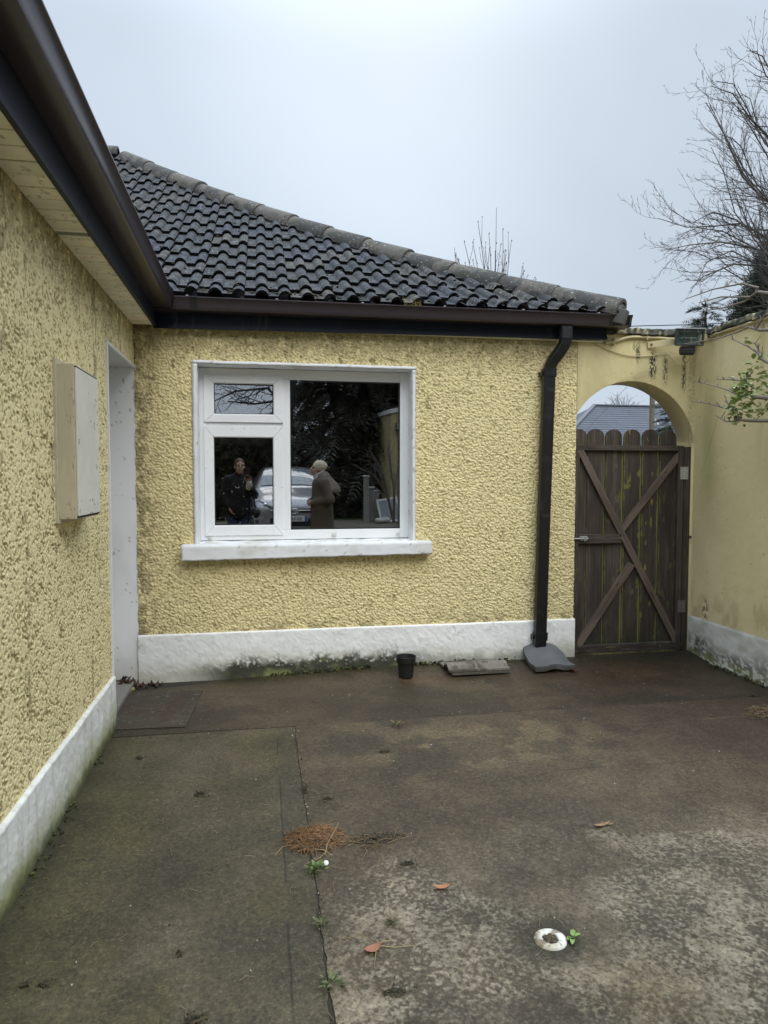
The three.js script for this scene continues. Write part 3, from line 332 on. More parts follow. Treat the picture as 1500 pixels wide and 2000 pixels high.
// ---------------------------------------------------------------- ground
const CRACKS = { zA: 1.095, xA: 1.085 };
function groundColor(x, z) {
  const n = fbm(x * 1.3 + 3, z * 1.3 + 8, 4), m = fbm(x * 6, z * 6, 4), f = fbm(x * 75, z * 75, 3), g = vn(x * 210, z * 210);
  let c;
  if (z < 1.095) { c = mix3([0.095, 0.075, 0.05], [0.046, 0.037, 0.025], sst(0.32, 0.66, n + 0.35 * (m - 0.5))); c = mix3(c, [0.05, 0.033, 0.021], sst(2.2, 3.6, x) * 0.8); c = mix3(c, [0.036, 0.03, 0.021], sst(0.42, 0.6, fbm(x * 2.6, z * 4.2 + 3, 4)) * 0.6); c = mix3(c, [0.13, 0.075, 0.05], 0.7 * Math.exp(-(((x - 2.1) / 0.16) ** 2 + ((z - 0.34) / 0.1) ** 2))); }
  else if (x < 1.085) { c = mix3([0.10, 0.088, 0.058], [0.064, 0.058, 0.038], sst(0.3, 0.7, n)); c = mix3(c, [0.086, 0.078, 0.036], sst(0.5, 0.66, fbm(x * 2.2 + 4, z * 1.5, 4)) * 0.6); c = mix3(c, [0.075, 0.072, 0.03], sst(0.55, 0.1, x + 0.3 * (m - 0.5)) * 0.7); c = mix3(c, [0.13, 0.12, 0.095], sst(0.5, 0.75, fbm(x * 2 + 7, z * 2, 4)) * 0.35); c = mix3(c, [0.055, 0.05, 0.036], sst(0.975, 0.99, x) * 0.3); c = mix3(c, [0.02, 0.018, 0.012], sst(0.006, 0.002, Math.abs(x - 0.975 - 0.01 * (fbm(z * 6, 3, 3) - 0.5))) * sst(0.4, 0.55, fbm(z * 5, 8, 3)) * 0.8); }
  else {
    c = mix3([0.105, 0.085, 0.058], [0.066, 0.054, 0.038], sst(0.32, 0.68, n)); c = mix3(c, [0.082, 0.056, 0.039], sst(2.4, 3.6, x) * sst(3.0, 1.8, z) * 0.8);
    c = mix3(c, [0.155, 0.125, 0.08], sst(0.45, 0.62, m) * Math.exp(-(((x - 2.2) / 0.75) ** 2 + ((z - 1.55) / 0.3) ** 2)) * 0.9);
    const light = sst(2.38, 2.62, z + 0.05 * (x - 2) + 0.1 * (n - 0.5)) * sst(1.05, 1.5, x + 0.25 * (z - 2.6) + 0.4 * (n - 0.5));
    const patch = sst(0.46, 0.62, fbm(x * 1.6 + 11, z * 2.1 + 2, 4) + 0.12 * sst(2.5, 3.0, z)), grit = sst(0.40, 0.58, fbm(x * 100, z * 100, 2) * 0.6 + m * 0.4);
    c = mix3(c, mix3([0.18, 0.165, 0.13], [0.36, 0.34, 0.295], fbm(x * 40, z * 40, 2)), light * (0.22 + 0.78 * patch) * (0.12 + 0.88 * grit) * 0.95);
    c = mix3(c, [0.14, 0.11, 0.045], Math.exp(-(((x - 2.0) / 0.2) ** 2 + ((z - 3.45) / 0.18) ** 2)) * 0.5);
    const d = Math.hypot(x - 1.812, z - 3.178); c = mix3(c, [0.05, 0.048, 0.03], sst(0.16, 0.06, d + 0.07 * (m - 0.5)) * 0.85);
  }
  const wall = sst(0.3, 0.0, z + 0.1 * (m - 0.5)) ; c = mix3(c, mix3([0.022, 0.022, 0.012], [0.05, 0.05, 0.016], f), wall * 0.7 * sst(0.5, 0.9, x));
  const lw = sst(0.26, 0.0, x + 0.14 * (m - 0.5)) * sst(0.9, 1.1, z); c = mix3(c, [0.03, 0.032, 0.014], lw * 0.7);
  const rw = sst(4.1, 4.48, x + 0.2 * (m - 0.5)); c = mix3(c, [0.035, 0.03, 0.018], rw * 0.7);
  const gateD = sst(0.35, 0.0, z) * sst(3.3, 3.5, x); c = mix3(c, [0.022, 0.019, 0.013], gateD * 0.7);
  const line = sst(0.012, 0.003, Math.abs(z - 1.44 - 0.012 * Math.sin(x * 3) - 0.015 * (fbm(x * 9, 2, 3) - 0.5))) * (x > 1.085 ? sst(0.45, 0.6, fbm(x * 4, 9, 3)) : 0); c = mix3(c, [0.2, 0.17, 0.12], line * 0.4);
  const spk = sst(0.8, 0.95, g) * sst(0.45, 0.6, f) * 0.5, crk = sst(0.006, 0.002, Math.abs(z - 1.99 - 0.03 * Math.sin(x * 2.1) - 0.05 * (fbm(x * 5, 7, 4) - 0.5))) * sst(0.42, 0.55, fbm(x * 3 + 5, 2, 3)) * (x > 1.09 ? 1 : 0), pourBand = sst(0.03, 0.0, Math.abs(z - 1.97 - 0.03 * Math.sin(x * 2.1))) * (x > 1.09 && x < 3 ? 0.35 : 0); c = mix3(c, [0.17, 0.135, 0.09], pourBand * sst(0.4, 0.6, m)); c = mix3(c, [0.02, 0.017, 0.012], crk * 0.7); const warm = [1.12, 1.01, 0.83]; const ctr = Math.pow(0.46 + f * 0.62 + (m - 0.5) * 0.6 + 0.6 * (g - 0.5), 1.6); c = c.map((v, i) => v * warm[i] * (0.2 + 0.72 * ctr) * (1 - 0.24 * sst(0.5, 0.64, fbm(x * 0.9 + 21, z * 1.4 + 6, 4) + 0.12 * (m - 0.5)))); return mix3(c, [0.16, 0.14, 0.11], spk);  // includes the paler pour line in the concrete beside the crack
}
const GX0 = -0.4, GX1 = 5.0, GZ0 = -0.45, GZ1 = 4.95;
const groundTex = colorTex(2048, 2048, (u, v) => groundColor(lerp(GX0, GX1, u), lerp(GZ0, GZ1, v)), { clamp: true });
const groundBump = valueTex(2048, 2048, (u, v) => { const x = lerp(GX0, GX1, u), z = lerp(GZ0, GZ1, v); const rough = x > 1.085 && z > 1.095 ? 1 : 0.55; return 0.5 + rough * (0.5 * (fbm(x * 60, z * 60, 3) - 0.5) + 0.35 * (fbm(x * 14, z * 14, 2) - 0.5)); }, { clamp: true });
const groundRough = valueTex(512, 512, (u, v) => { const x = lerp(GX0, GX1, u), z = lerp(GZ0, GZ1, v); return 0.8 - 0.28 * sst(1.6, 0.2, z) + 0.18 * (fbm(x * 3, z * 3, 3) - 0.5); }, { clamp: true });
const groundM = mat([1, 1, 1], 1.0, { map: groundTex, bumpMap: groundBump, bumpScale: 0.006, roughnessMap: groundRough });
const soil = mat([0.03, 0.026, 0.017], 1.0);
{ // one sheet to the horizon under everything, sunk below the concrete
  const g = new THREE.PlaneGeometry(360, 360, 4, 4).rotateX(-Math.PI / 2); g.translate(0, -0.06, 0);
  const t = colorTex(512, 512, (u, v) => mix3([0.06, 0.075, 0.028], [0.085, 0.07, 0.045], sst(0.4, 0.65, fbm(u * 20, v * 20, 5)))); t.repeat.set(18, 18);
  tag(part('ground', g, mat([1, 1, 1], 1, { map: t })), null, null, null, 'structure');
}
const yard = new THREE.Group(); yard.name = 'pavement'; scene.add(yard); tag(yard, 'dark weathered concrete yard cast in slabs beside the house', null, null, 'structure');
part('joint_filling', bx(-0.3, 4.6, -0.055, -0.007, -0.4, 7.6), soil, yard);
{
  const slab = (x0, x1, z0, z1, dy, ny) => { const nx = Math.ceil((x1 - x0) / 0.03), nz = Math.ceil((z1 - z0) / 0.03), sk = 0.003;
    const f = (a, b) => { let x = lerp(x0, x1, a), z = lerp(z0, z1, b); const e = Math.min(x - x0, x1 - x, z - z0, z1 - z); if (a === 0 || a === 1) x += 0.016 * (fbm(z * 7, 4, 3) - 0.5) + (a === 0 ? 1 : -1) * 0.006 * sst(0.62, 0.8, vn(z * 28, 7)); if (b === 0 || b === 1) z += 0.03 * (fbm(x * 3, 5, 3) - 0.5); return { p: [x, gy(x, z) + dy + 0.004 * (fbm(x * 3, z * 3, 3) - 0.5) - (e <= 0.0001 ? sk : 0), z] }; };
    const uvf = (p) => [(p[0] - GX0) / (GX1 - GX0), (p[2] - GZ0) / (GZ1 - GZ0)];
    const g = sheet(nx, nz, (a, b) => f(a, 1 - b), uvf); const P = [], I = []; let k = 0; // skirts
    const edge = (n, fn) => { for (let i = 0; i <= n; i++) { const q = fn(i / n).p; P.push(...q, q[0], q[1] - 0.04, q[2]); if (i) I.push(k - 2, k - 1, k, k, k - 1, k + 1); k += 2; } };
    edge(nx, (a) => f(a, 1)); k = P.length / 3; edge(nz, (b) => f(0, b)); k = P.length / 3; edge(nz, (b) => f(1, 1 - b)); k = P.length / 3; edge(nx, (a) => f(1 - a, 0));
    const s = rawGeo(P, I, null, (() => { const U = []; for (let i = 0; i < P.length; i += 3) U.push(...uvf([P[i], 0, P[i + 2]])); return U; })());
    part('slab', [g, s], groundM, yard); };
  slab(-0.3, 4.62, -0.42, 1.092, 0.0); slab(-0.25, 1.0818, 1.0955, 4.95, -0.002); slab(1.0862, 4.62, 1.096, 4.95, 0.001);
  const back = mat([0.085, 0.075, 0.055], 0.95); part('slab', [bx(-0.25, 1.08, -0.04, -0.002, 4.958, 7.6), bx(1.089, 4.62, -0.04, 0.0, 4.958, 7.6)], back, yard);
}
tag(part('driveway', bx(-14, 12, -0.058, -0.02, 7.61, 13.5), mat([0.13, 0.115, 0.09], 1, { bumpMap: tileBump, bumpScale: 0.01 })), 'grey gravel driveway behind the yard under the silver car', null, null, 'structure');
tag(part('path', bx(3.3, 9, -0.058, -0.015, -8, -0.43), mat([0.1, 0.095, 0.085], 0.95)), 'pale concrete path running on beyond the gate', null, null, 'structure');

// ---------------------------------------------------------------- meter box on the side wall
{
  const t = thing('meter_box', [0, 1.31, 1.75], 'cream utility box with a white door, fixed to the yellow side wall', 'meter box');
  const dirt = (base) => colorTex(256, 512, (u, v) => { const n = fbm(u * 5, v * 9, 4), web = sst(0.66, 0.72, fbm(u * 18 + 3, v * 30, 3)) * sst(0.45, 0.6, fbm(u * 3 + 9, v * 4, 2)), fl = sst(0.87, 0.9, fbm(u * 70, v * 130, 2)); let c = base.map((q) => q * (0.88 + 0.18 * n)); c = mix3(c, [0.16, 0.13, 0.08], web * 0.7); return mix3(c, [0.06, 0.05, 0.04], fl * 0.8); });
  part('box', [bx(0.0, 0.084, 1.318, 2.012, 1.543, 1.95, 0.004), bx(-0.01, 0.014, 1.30, 2.035, 1.52, 1.972, 0.003)], mat([1, 1, 1], 0.7, { map: dirt([0.56, 0.5, 0.36]) }), t);
  const door = part('door', bx(0.0845, 0.094, 1.332, 1.996, 1.548, 1.9455, 0.003), mat([1, 1, 1], 0.55, { map: dirt([0.72, 0.69, 0.6]) }), t);
  part('seam', [bx(0.083, 0.0905, 1.3245, 1.332, 1.549, 1.945), bx(0.083, 0.0905, 1.996, 2.003, 1.549, 1.945)], mat([0.02, 0.018, 0.015], 0.9), t);
  part('lock', [bx(0.0935, 0.0955, 1.655, 1.68, 1.925, 1.931, 0.0008)], mat([0.1, 0.09, 0.07], 0.4), door);
}
// ---------------------------------------------------------------- garden walls: the arch over the gate and the wall beside the yard
const wallStain = (u, v, kind) => { // u along the wall in metres, v height in metres
  const n = fbm(u * 1.6 + kind * 20, v * 1.6, 4), f = fbm(u * 30, v * 30, 3);
  let c = [0.78, 0.67, 0.375].map((q) => q * (0.86 + 0.24 * n + 0.06 * (f - 0.5))); c = mix3(c, [0.60, 0.53, 0.25], sst(0.42, 0.7, fbm(u * 2.2 + 4, v * 0.7, 3)) * 0.6);
  const run = sst(0.58, 0.75, fbm(u * 9 + 2 + kind * 7, v * 0.9, 3)) * sst(1.2, 2.6, v); c = mix3(c, [0.4, 0.35, 0.17], run * 0.35);
  const sp = sst(0.86, 0.9, fbm(u * 60, v * 60, 2)); c = mix3(c, [0.16, 0.13, 0.07], sp * 0.6); return c; };
const archTex = colorTex(512, 1024, (u, v) => { const x = 3.4 + u * 1.4, y = v * 2.8; let c = wallStain(x, y, 0);
  const streak = (cx, y0, y1, w, k) => { const n = fbm(x * 130, y * 70, 3), m = Math.exp(-(((x - cx - 0.012 * (fbm(y * 9, cx, 2) - 0.5)) / w) ** 2)) * sst(y0, y0 + 0.1, y) * sst(y1 + 0.05, y1 - 0.04, y); c = mix3(c, [0.045, 0.042, 0.03], clamp(m * 1.5) * sst(0.3, 0.55, n) * k); };
  streak(4.10, 2.29, 2.53, 0.03, 1); streak(4.215, 2.25, 2.5, 0.018, 0.75); streak(3.965, 2.42, 2.6, 0.018, 0.85); streak(3.93, 2.5, 2.6, 0.012, 0.6); streak(4.385, 2.2, 2.56, 0.016, 0.85); streak(4.46, 1.7, 2.6, 0.03, 0.3); return c; }, { clamp: true });
const smoothBump = valueTex(512, 512, (u, v) => fbm(u * 40, v * 40, 4));
const copeC = (x, y, z) => { const n = fbm((x + z) * 22, y * 22 + z * 9, 4), l = fbm((x - z) * 45 + 7, y * 40, 3); return mix3(mix3([0.03, 0.03, 0.028], [0.10, 0.095, 0.075], sst(0.35, 0.6, n)), [0.5, 0.45, 0.27], sst(0.55, 0.68, l) * 0.85); };
{
  const t = thing('garden_wall', [3.95, 0, -0.12], 'smooth yellow rendered wall with a round arch over the wooden gate', 'wall');
  const sh = new THREE.Shape(); sh.moveTo(3.428, 2.68); const P = []; for (let i = 0; i <= 40; i++) { const a = Math.PI - 0.55 - ((Math.PI - 0.55 - 0.118) * i) / 40; P.push([3.92 + 0.572 * Math.cos(a), 1.732 + 0.572 * Math.sin(a)]); }
  const a0 = P.filter((p) => p[0] > 3.4285); sh.lineTo(3.428, a0[0][1] - 0.0); for (const p of a0) sh.lineTo(...p); sh.lineTo(4.463, 1.797); sh.lineTo(4.463, -0.05); sh.lineTo(4.7, -0.05); sh.lineTo(4.7, 2.68); sh.closePath();
  const g = new THREE.ExtrudeGeometry(sh, { depth: 0.236, bevelEnabled: true, bevelSize: 0.004, bevelThickness: 0.004, bevelSegments: 2, bevelOffset: -0.004 }); g.translate(0, 0, -0.242); const uv = g.attributes.uv, p = g.attributes.position; for (let i = 0; i < p.count; i++) uv.setXY(i, (p.getX(i) + (p.getZ(i) + 0.006) * 0.8 - 3.4) / 1.4, p.getY(i) / 2.8); 
  part('wall', toCreasedNormals(g, 0.7), mat([1, 1, 1], 0.9, { map: archTex, bumpMap: smoothBump, bumpScale: 0.004 }), t);
  const cg = new THREE.BoxGeometry(1.29, 0.055, 0.30, 90, 4, 10); cg.translate(4.065, 2.705, -0.12); part('coping', tint(roughen(cg, 0.012, 18), copeC), VC(1), t);
}
{
  const t = thing('garden_wall', [4.58, 0, 3], 'long smooth yellow boundary wall with a white plinth beside the yard', 'wall');
  const tex = colorTex(1024, 512, (u, v) => { const z = u * 3.2, y = v * 2.8; let c = wallStain(z + 9, y, 1); const low = sst(0.75, 0.35, y + 0.2 * (fbm(z * 5, 2, 3) - 0.5)) * sst(0.45, 0.68, fbm(z * 14, y * 6, 3)); c = mix3(c, [0.2, 0.17, 0.075], low * 0.3); const g2 = Math.exp(-(((z - 0.2) / 0.1) ** 2)) * sst(1.0, 1.6, y) * sst(2.5, 2.0, y); c = mix3(c, [0.36, 0.35, 0.12], g2 * 0.55);
    const spot = Math.exp(-(((z - 0.20) / 0.035) ** 2 + ((y - 0.42) / 0.09) ** 2)); c = mix3(c, [0.07, 0.05, 0.03], clamp(spot * 1.3) * sst(0.35, 0.6, fbm(z * 60, y * 30, 3)) * 0.9); const crack = sst(0.004, 0.0015, Math.abs(z - (0.12 + (y - 1.55) * 0.42 + 0.02 * (fbm(y * 14, 1, 3) - 0.5)))) * (y > 1.55 && y < 2.0 ? 1 : 0); return mix3(c, [0.2, 0.16, 0.08], crack * 0.6); });
  const g = sheet(160, 60, (a, b) => { const z = 6.2 * a - 0.002, y = b * 2.66; return { p: [4.487 - 0.006 * fbm(z * 3, y * 3, 2), y, z] }; }, (p) => [p[2] / 3.2, p[1] / 2.8]);
  part('wall', [g, bx(4.492, 4.71, -0.05, 2.66, 0.0, 6.2)], mat([1, 1, 1], 0.9, { map: tex, bumpMap: smoothBump, bumpScale: 0.003 }), t);
  const pl = sheet(320, 40, (a, b) => { const z = a * 6.2, y = -0.05 + b * 0.392, o = 0.014 * sst(1.0, 0.97, b) + 0.006 * (fbm(z * 20, y * 20, 3) - 0.5) + 0.006 * (fbm(z * 4, y * 4, 2) - 0.5);
    const n = fbm(z * 9, y * 9, 4); let c = mix3([0.72, 0.72, 0.68], [0.5, 0.49, 0.42], sst(0.4, 0.7, n) * 0.7); const alg = sst(0.24, 0.03, y + 0.2 * (fbm(z * 4 + 2, y * 5, 4) - 0.5)) * sst(0.36, 0.5, fbm(z * 50, y * 50, 3)); c = mix3(c, mix3([0.05, 0.05, 0.03], [0.17, 0.165, 0.05], sst(0.05, 0.0, y - 0.06)), alg * 0.9); const blot = Math.exp(-(((z - 0.16) / 0.16) ** 2 + ((y - 0.12) / 0.09) ** 2)); c = mix3(c, [0.045, 0.045, 0.03], clamp(blot * 1.2) * sst(0.4, 0.55, fbm(z * 40, y * 40, 3)) * 0.85); const top = sst(0.322, 0.338, y) * 0.5; c = mix3(c, [0.12, 0.11, 0.07], top); return { p: [4.482 - o, y, z], c }; });
  part('plinth', pl, whiteM, t);
  const cg = new THREE.BoxGeometry(0.3, 0.05, 6.3, 8, 4, 300); cg.translate(4.6, 2.685, 3.02); part('coping', tint(roughen(cg, 0.012, 18, 5), copeC), VC(1), t);
}
// ---------------------------------------------------------------- wooden gate
{
  const t = thing('wooden_gate', [3.94, 0, -0.03], 'brown wooden gate with round topped boards and crossed braces under the arch', 'gate');
  const wood = (seed, dark, mossy) => { const tx = colorTex(256, 1024, (u, v) => { const warp = fbm(u * 3 + seed, v * 3, 3) * 0.6, gr = fbm(u * 26 + warp * 9 + seed * 7, v * 2.2 + seed, 4), fi = fbm(u * 90 + warp * 20, v * 5, 3); let c = mix3([0.03, 0.0205, 0.015], [0.078, 0.056, 0.043], gr).map((q) => q * dark * (0.8 + 0.4 * fi)); const kn = Math.exp(-(((u - 0.3 - 0.4 * hash2(seed, 3)) / 0.1) ** 2 + ((v - hash2(seed, 5)) / 0.016) ** 2)); c = mix3(c, [0.03, 0.02, 0.012], kn * 0.9);
    const grey = sst(0.5, 0.75, fbm(u * 8 + seed * 3, v * 7, 4)); c = mix3(c, [0.13, 0.115, 0.1], grey * 0.3);
    const eL = sst(0.07, 0.0, u + 0.1 * (fbm(v * 26, seed, 3) - 0.5)), eR = sst(0.93, 1.0, u + 0.1 * (fbm(v * 26, seed + 9, 3) - 0.5)); const mossT = sst(0.45, 0.62, fbm(u * 5 + seed * 11, v * 24 + seed, 4) + mossy * 0.16); c = mix3(c, [0.17, 0.165, 0.04], clamp(eL + eR) * (0.2 + 0.65 * mossT) * (0.35 + 0.65 * mossy)); 
    const patch = sst(0.71, 0.78, fbm(u * 3.2 + seed * 5, v * 19 + seed, 3)) * mossy * mossy; c = mix3(c, [0.21, 0.2, 0.05], patch * 0.8); const low = sst(0.13, 0.0, v + 0.08 * (fbm(u * 9, seed, 3) - 0.5)); c = mix3(c, [0.02, 0.024, 0.009], low * 0.85); c = c.map((q) => q * (0.72 + 0.4 * sst(0.3, 0.65, fbm(u * 2 + seed * 4, v * 5 + seed, 3)))); return c; }, { clamp: true }); return mat([1, 1, 1], 0.85, { map: tx, bumpMap: valueTex(128, 512, (u, v) => fbm(u * 24 + seed, v * 4, 3), { clamp: true }), bumpScale: 0.003 }); };
  const boards = [[3.40, 3.5345, 0.2], [3.5395, 3.690, 0.3], [3.703, 3.849, 0.55], [3.868, 4.0165, 1.0], [4.034, 4.179, 1.0], [4.194, 4.345, 0.5]];
  boards.forEach(([x0, x1, mossy], i) => { const h = (x1 - x0) / 2, c = (x0 + x1) / 2, top = 1.908 + [0.0, 0.003, 0.001, 0.003, 0.005, 0.0][i], sh = new THREE.Shape(); sh.moveTo(x0, 0.045); sh.lineTo(x1, 0.045); const R = h * 1.0; for (let k = 0; k <= 16; k++) { const a = (k / 16) * Math.PI; sh.lineTo(c + h * Math.cos(a), top - R * 0.98 + R * 0.98 * Math.sin(a) ** 0.85); } sh.closePath();
    const g = new THREE.ExtrudeGeometry(sh, { depth: 0.018, bevelEnabled: true, bevelSize: 0.002, bevelThickness: 0.002, bevelSegments: 1, bevelOffset: -0.002 }); g.translate(0, 0, -0.05); const p = g.attributes.position, uv = g.attributes.uv; for (let k = 0; k < p.count; k++) uv.setXY(k, (p.getX(k) - x0) / (x1 - x0), (p.getY(k) - 0.07) / 1.85); part('board', g, wood(i + 1, [1.05, 1.0, 0.95, 0.95, 0.9, 0.8][i], mossy), t); });
  const mossM = mat([0.19, 0.185, 0.06], 1); const gaps = [[3.534, 3.540], [3.69, 3.703], [3.849, 3.868], [4.0165, 4.034], [4.179, 4.194]];
  tag(part('moss', gaps.map(([a, b]) => { const g = new THREE.BoxGeometry(b - a + 0.006, 1.64, 0.012, 3, 120, 2); g.translate((a + b) / 2, 0.92, -0.049); return roughen(g, 0.003, 30, a); }), mossM, t), null, null, null, 'stuff');
  const rail = wood(21, 1.2, 0.35), brace = wood(22, 2.4, 0.1), brace2 = wood(23, 2.3, 0.15), post = wood(24, 0.95, 0.5);
  const alongX = (g, x0, x1, y0, y1) => { const p = g.attributes.position, uv = g.attributes.uv; for (let k = 0; k < p.count; k++) uv.setXY(k, 0.12 + 0.76 * (p.getY(k) - y0) / (y1 - y0), 0.15 + 0.8 * (p.getX(k) - x0) / (x1 - x0)); return g; };
  part('rail', alongX(bx(3.43, 4.347, 1.733, 1.777, -0.031, -0.002, 0.003), 3.43, 4.347, 1.733, 1.777), rail, t);
  part('rail', alongX(bx(3.432, 3.842, 0.966, 1.043, -0.031, -0.003, 0.003), 3.43, 4.3, 0.966, 1.043), rail, t);
  part('rail', alongX(bx(3.43, 4.347, 0.035, 0.118, -0.031, -0.003, 0.003), 3.43, 4.347, 0.055, 0.118), wood(25, 0.6, 0.6), t);
  const upY = (g, x0, x1) => { const p = g.attributes.position, uv = g.attributes.uv; for (let k = 0; k < p.count; k++) uv.setXY(k, 0.12 + 0.76 * (p.getX(k) - x0) / (x1 - x0), p.getY(k) / 1.8); return g; };
  part('stile', upY(bx(4.347, 4.398, 0.035, 1.777, -0.05, -0.001, 0.003), 4.347, 4.398), rail, t); part('stile', upY(bx(3.405, 3.46, 0.055, 1.732, -0.0305, -0.004, 0.003), 3.405, 3.46), post, t);
  const bAB = (a, b, w, m, name, dz) => { const A = V(...a), B = V(...b); const d = B.clone().sub(A), L = d.length(), n = d.clone().normalize(), s = V(n.y, -n.x, 0); const g = new RoundedBoxGeometry(w, L, 0.028, 2, 0.004), p = g.attributes.position, uv = g.attributes.uv; for (let k = 0; k < p.count; k++) { uv.setXY(k, 0.15 + 0.7 * (p.getX(k) / w + 0.5), 0.12 + 0.86 * (p.getY(k) / L + 0.5)); } g.applyMatrix4(new THREE.Matrix4().makeBasis(s, n, s.clone().cross(n))); const c = A.add(B).multiplyScalar(0.5); g.translate(c.x, c.y, -0.0185 + dz); return part(name, g, m, t); };
  bAB([3.452, 1.757, 0], [4.392, 0.07, 0], 0.056, brace, 'brace', 0.0015); bAB([4.368, 1.705, 0], [3.845, 1.075, 0], 0.056, brace2, 'brace', 0); bAB([3.945, 0.79, 0], [3.44, 0.076, 0], 0.064, brace2, 'brace', 0);
  part('gate_post', upY(bx(4.402, 4.46, 0.0, 1.768, -0.09, 0.004, 0.003), 4.402, 4.46), post, t);
  const steel = mat([0.42, 0.41, 0.4], 0.55, { metalness: 0.6 }), hole = mat([0.06, 0.05, 0.045], 0.8);
  for (const y of [1.548, 0.42]) { const h = part('hinge', [bx(4.367, 4.398, y - 0.052, y + 0.052, -0.001, 0.0025, 0.001), bx(4.404, 4.436, y - 0.052, y + 0.052, 0.004, 0.0065, 0.001), new THREE.CylinderGeometry(0.0055, 0.0055, 0.106, 10).translate(4.401, y, 0.006)], y > 1 ? mat([0.5, 0.48, 0.45], 0.5, { metalness: 0.3 }) : mat([0.14, 0.12, 0.11], 0.7), t); const sc = []; for (const x of [4.376, 4.389, 4.413, 4.427]) for (const dy of [-0.034, -0.002, 0.034]) sc.push(new THREE.CylinderGeometry(0.0038, 0.0038, 0.003, 8).rotateX(Math.PI / 2).translate(x, y + dy + (x > 4.38 && x < 4.42 ? 0.012 : 0), x < 4.4 ? 0.0028 : 0.0068)); part('screw', sc, hole, h); }
  part('bolt', [bx(3.468, 3.535, 0.992, 1.03, -0.003, 0.002, 0.001), new THREE.CylinderGeometry(0.007, 0.007, 0.12, 10).rotateZ(Math.PI / 2).translate(3.478, 1.01, 0.01), bx(3.475, 3.488, 0.994, 1.028, 0.001, 0.018, 0.003), bx(3.512, 3.526, 0.994, 1.028, 0.001, 0.018, 0.003), new THREE.CylinderGeometry(0.005, 0.005, 0.028, 8).translate(3.502, 1.002, 0.018)], steel, t);
  part('catch', [bx(4.458, 4.476, 1.0, 1.018, -0.01, 0.012, 0.002)], hole, t);
}
// ---------------------------------------------------------------- floodlight across the corner, cables
{
  const t = thing('floodlight', [4.28, 2.49, 0.1], 'black floodlight with a guarded glass front on a cream bar across the wall corner', 'floodlight');
  const bm = mat([0.62, 0.53, 0.3], 0.8); const A = V(4.04, 2.60, 0.006), B = V(4.478, 2.645, 0.2);
  part('bracket', [beam(A, B, 0.008, 0.052, V(0, 1, 0), 0.002)], bm, t); part('screw', [new THREE.CylinderGeometry(0.009, 0.009, 0.012, 8).rotateX(Math.PI / 2).translate(4.065, 2.603, 0.022), new THREE.CylinderGeometry(0.01, 0.01, 0.012, 8).rotateX(Math.PI / 2).rotateY(-0.9).translate(4.462, 2.645, 0.2)], mat([0.2, 0.1, 0.05], 0.8), t);
  const Q = new THREE.Matrix4().makeRotationFromEuler(new THREE.Euler(0.12, -0.32, 0)).setPosition(4.293, 2.632, 0.19), put = (g) => g.applyMatrix4(Q);
  const body = mat([0.035, 0.04, 0.045], 0.5);
  const frame = part('housing', [put(bx(-0.108, 0.108, -0.064, -0.05, 0.0, 0.03, 0.004)), put(bx(-0.108, 0.108, 0.05, 0.064, 0.0, 0.03, 0.004)), put(bx(-0.108, -0.094, -0.05, 0.05, 0.0, 0.03, 0.004)), put(bx(0.094, 0.108, -0.05, 0.05, 0.0, 0.03, 0.004)), put(bx(-0.09, 0.09, -0.045, 0.045, -0.075, -0.062, 0.005)), put(prism([[-0.104, -0.06], [0.104, -0.06], [0.104, 0.062], [-0.104, 0.062]], V(0, 0, -0.062), V(0.92, 0, 0), V(0, 0.8, 0), V(0, 0, 1), 0.02))], body, t);
  part('reflector', [put(bx(-0.094, 0.094, -0.05, 0.05, -0.045, -0.04))], mat([0.4, 0.43, 0.42], 0.55, { metalness: 0.3 }), frame);
  part('top_hood', [put(bx(-0.112, 0.112, 0.064, 0.074, -0.06, 0.036, 0.004)), put(bx(-0.02, 0.005, 0.074, 0.09, -0.03, 0.0, 0.004))], mat([0.28, 0.29, 0.29], 0.5), frame);
  part('glass', [put(bx(-0.095, 0.095, -0.051, 0.051, 0.016, 0.019))], phys([0.82, 0.88, 0.87], 0.06, { transmission: 1, thickness: 0, ior: 1.6 }), frame);
  part('lamp_tube', [put(new THREE.CylinderGeometry(0.005, 0.005, 0.12, 10).rotateZ(Math.PI / 2).translate(0, 0, -0.015))], mat([0.75, 0.75, 0.72], 0.3), frame);
  part('guard', [-0.052, 0.05].map((x) => put(tube([[x, -0.068, 0.03], [x, -0.04, 0.042], [x, 0.04, 0.042], [x, 0.068, 0.03]], 0.003, 6, 12))), body, t);
  part('sensor_box', [put(bx(-0.058, 0.05, -0.125, -0.066, -0.05, 0.018, 0.008)), put(bx(-0.05, 0.042, -0.135, -0.122, -0.045, 0.012, 0.004)), put(bx(-0.062, 0.054, -0.1, -0.094, -0.052, 0.02, 0.002))], mat([0.018, 0.019, 0.02], 0.55), t);
}
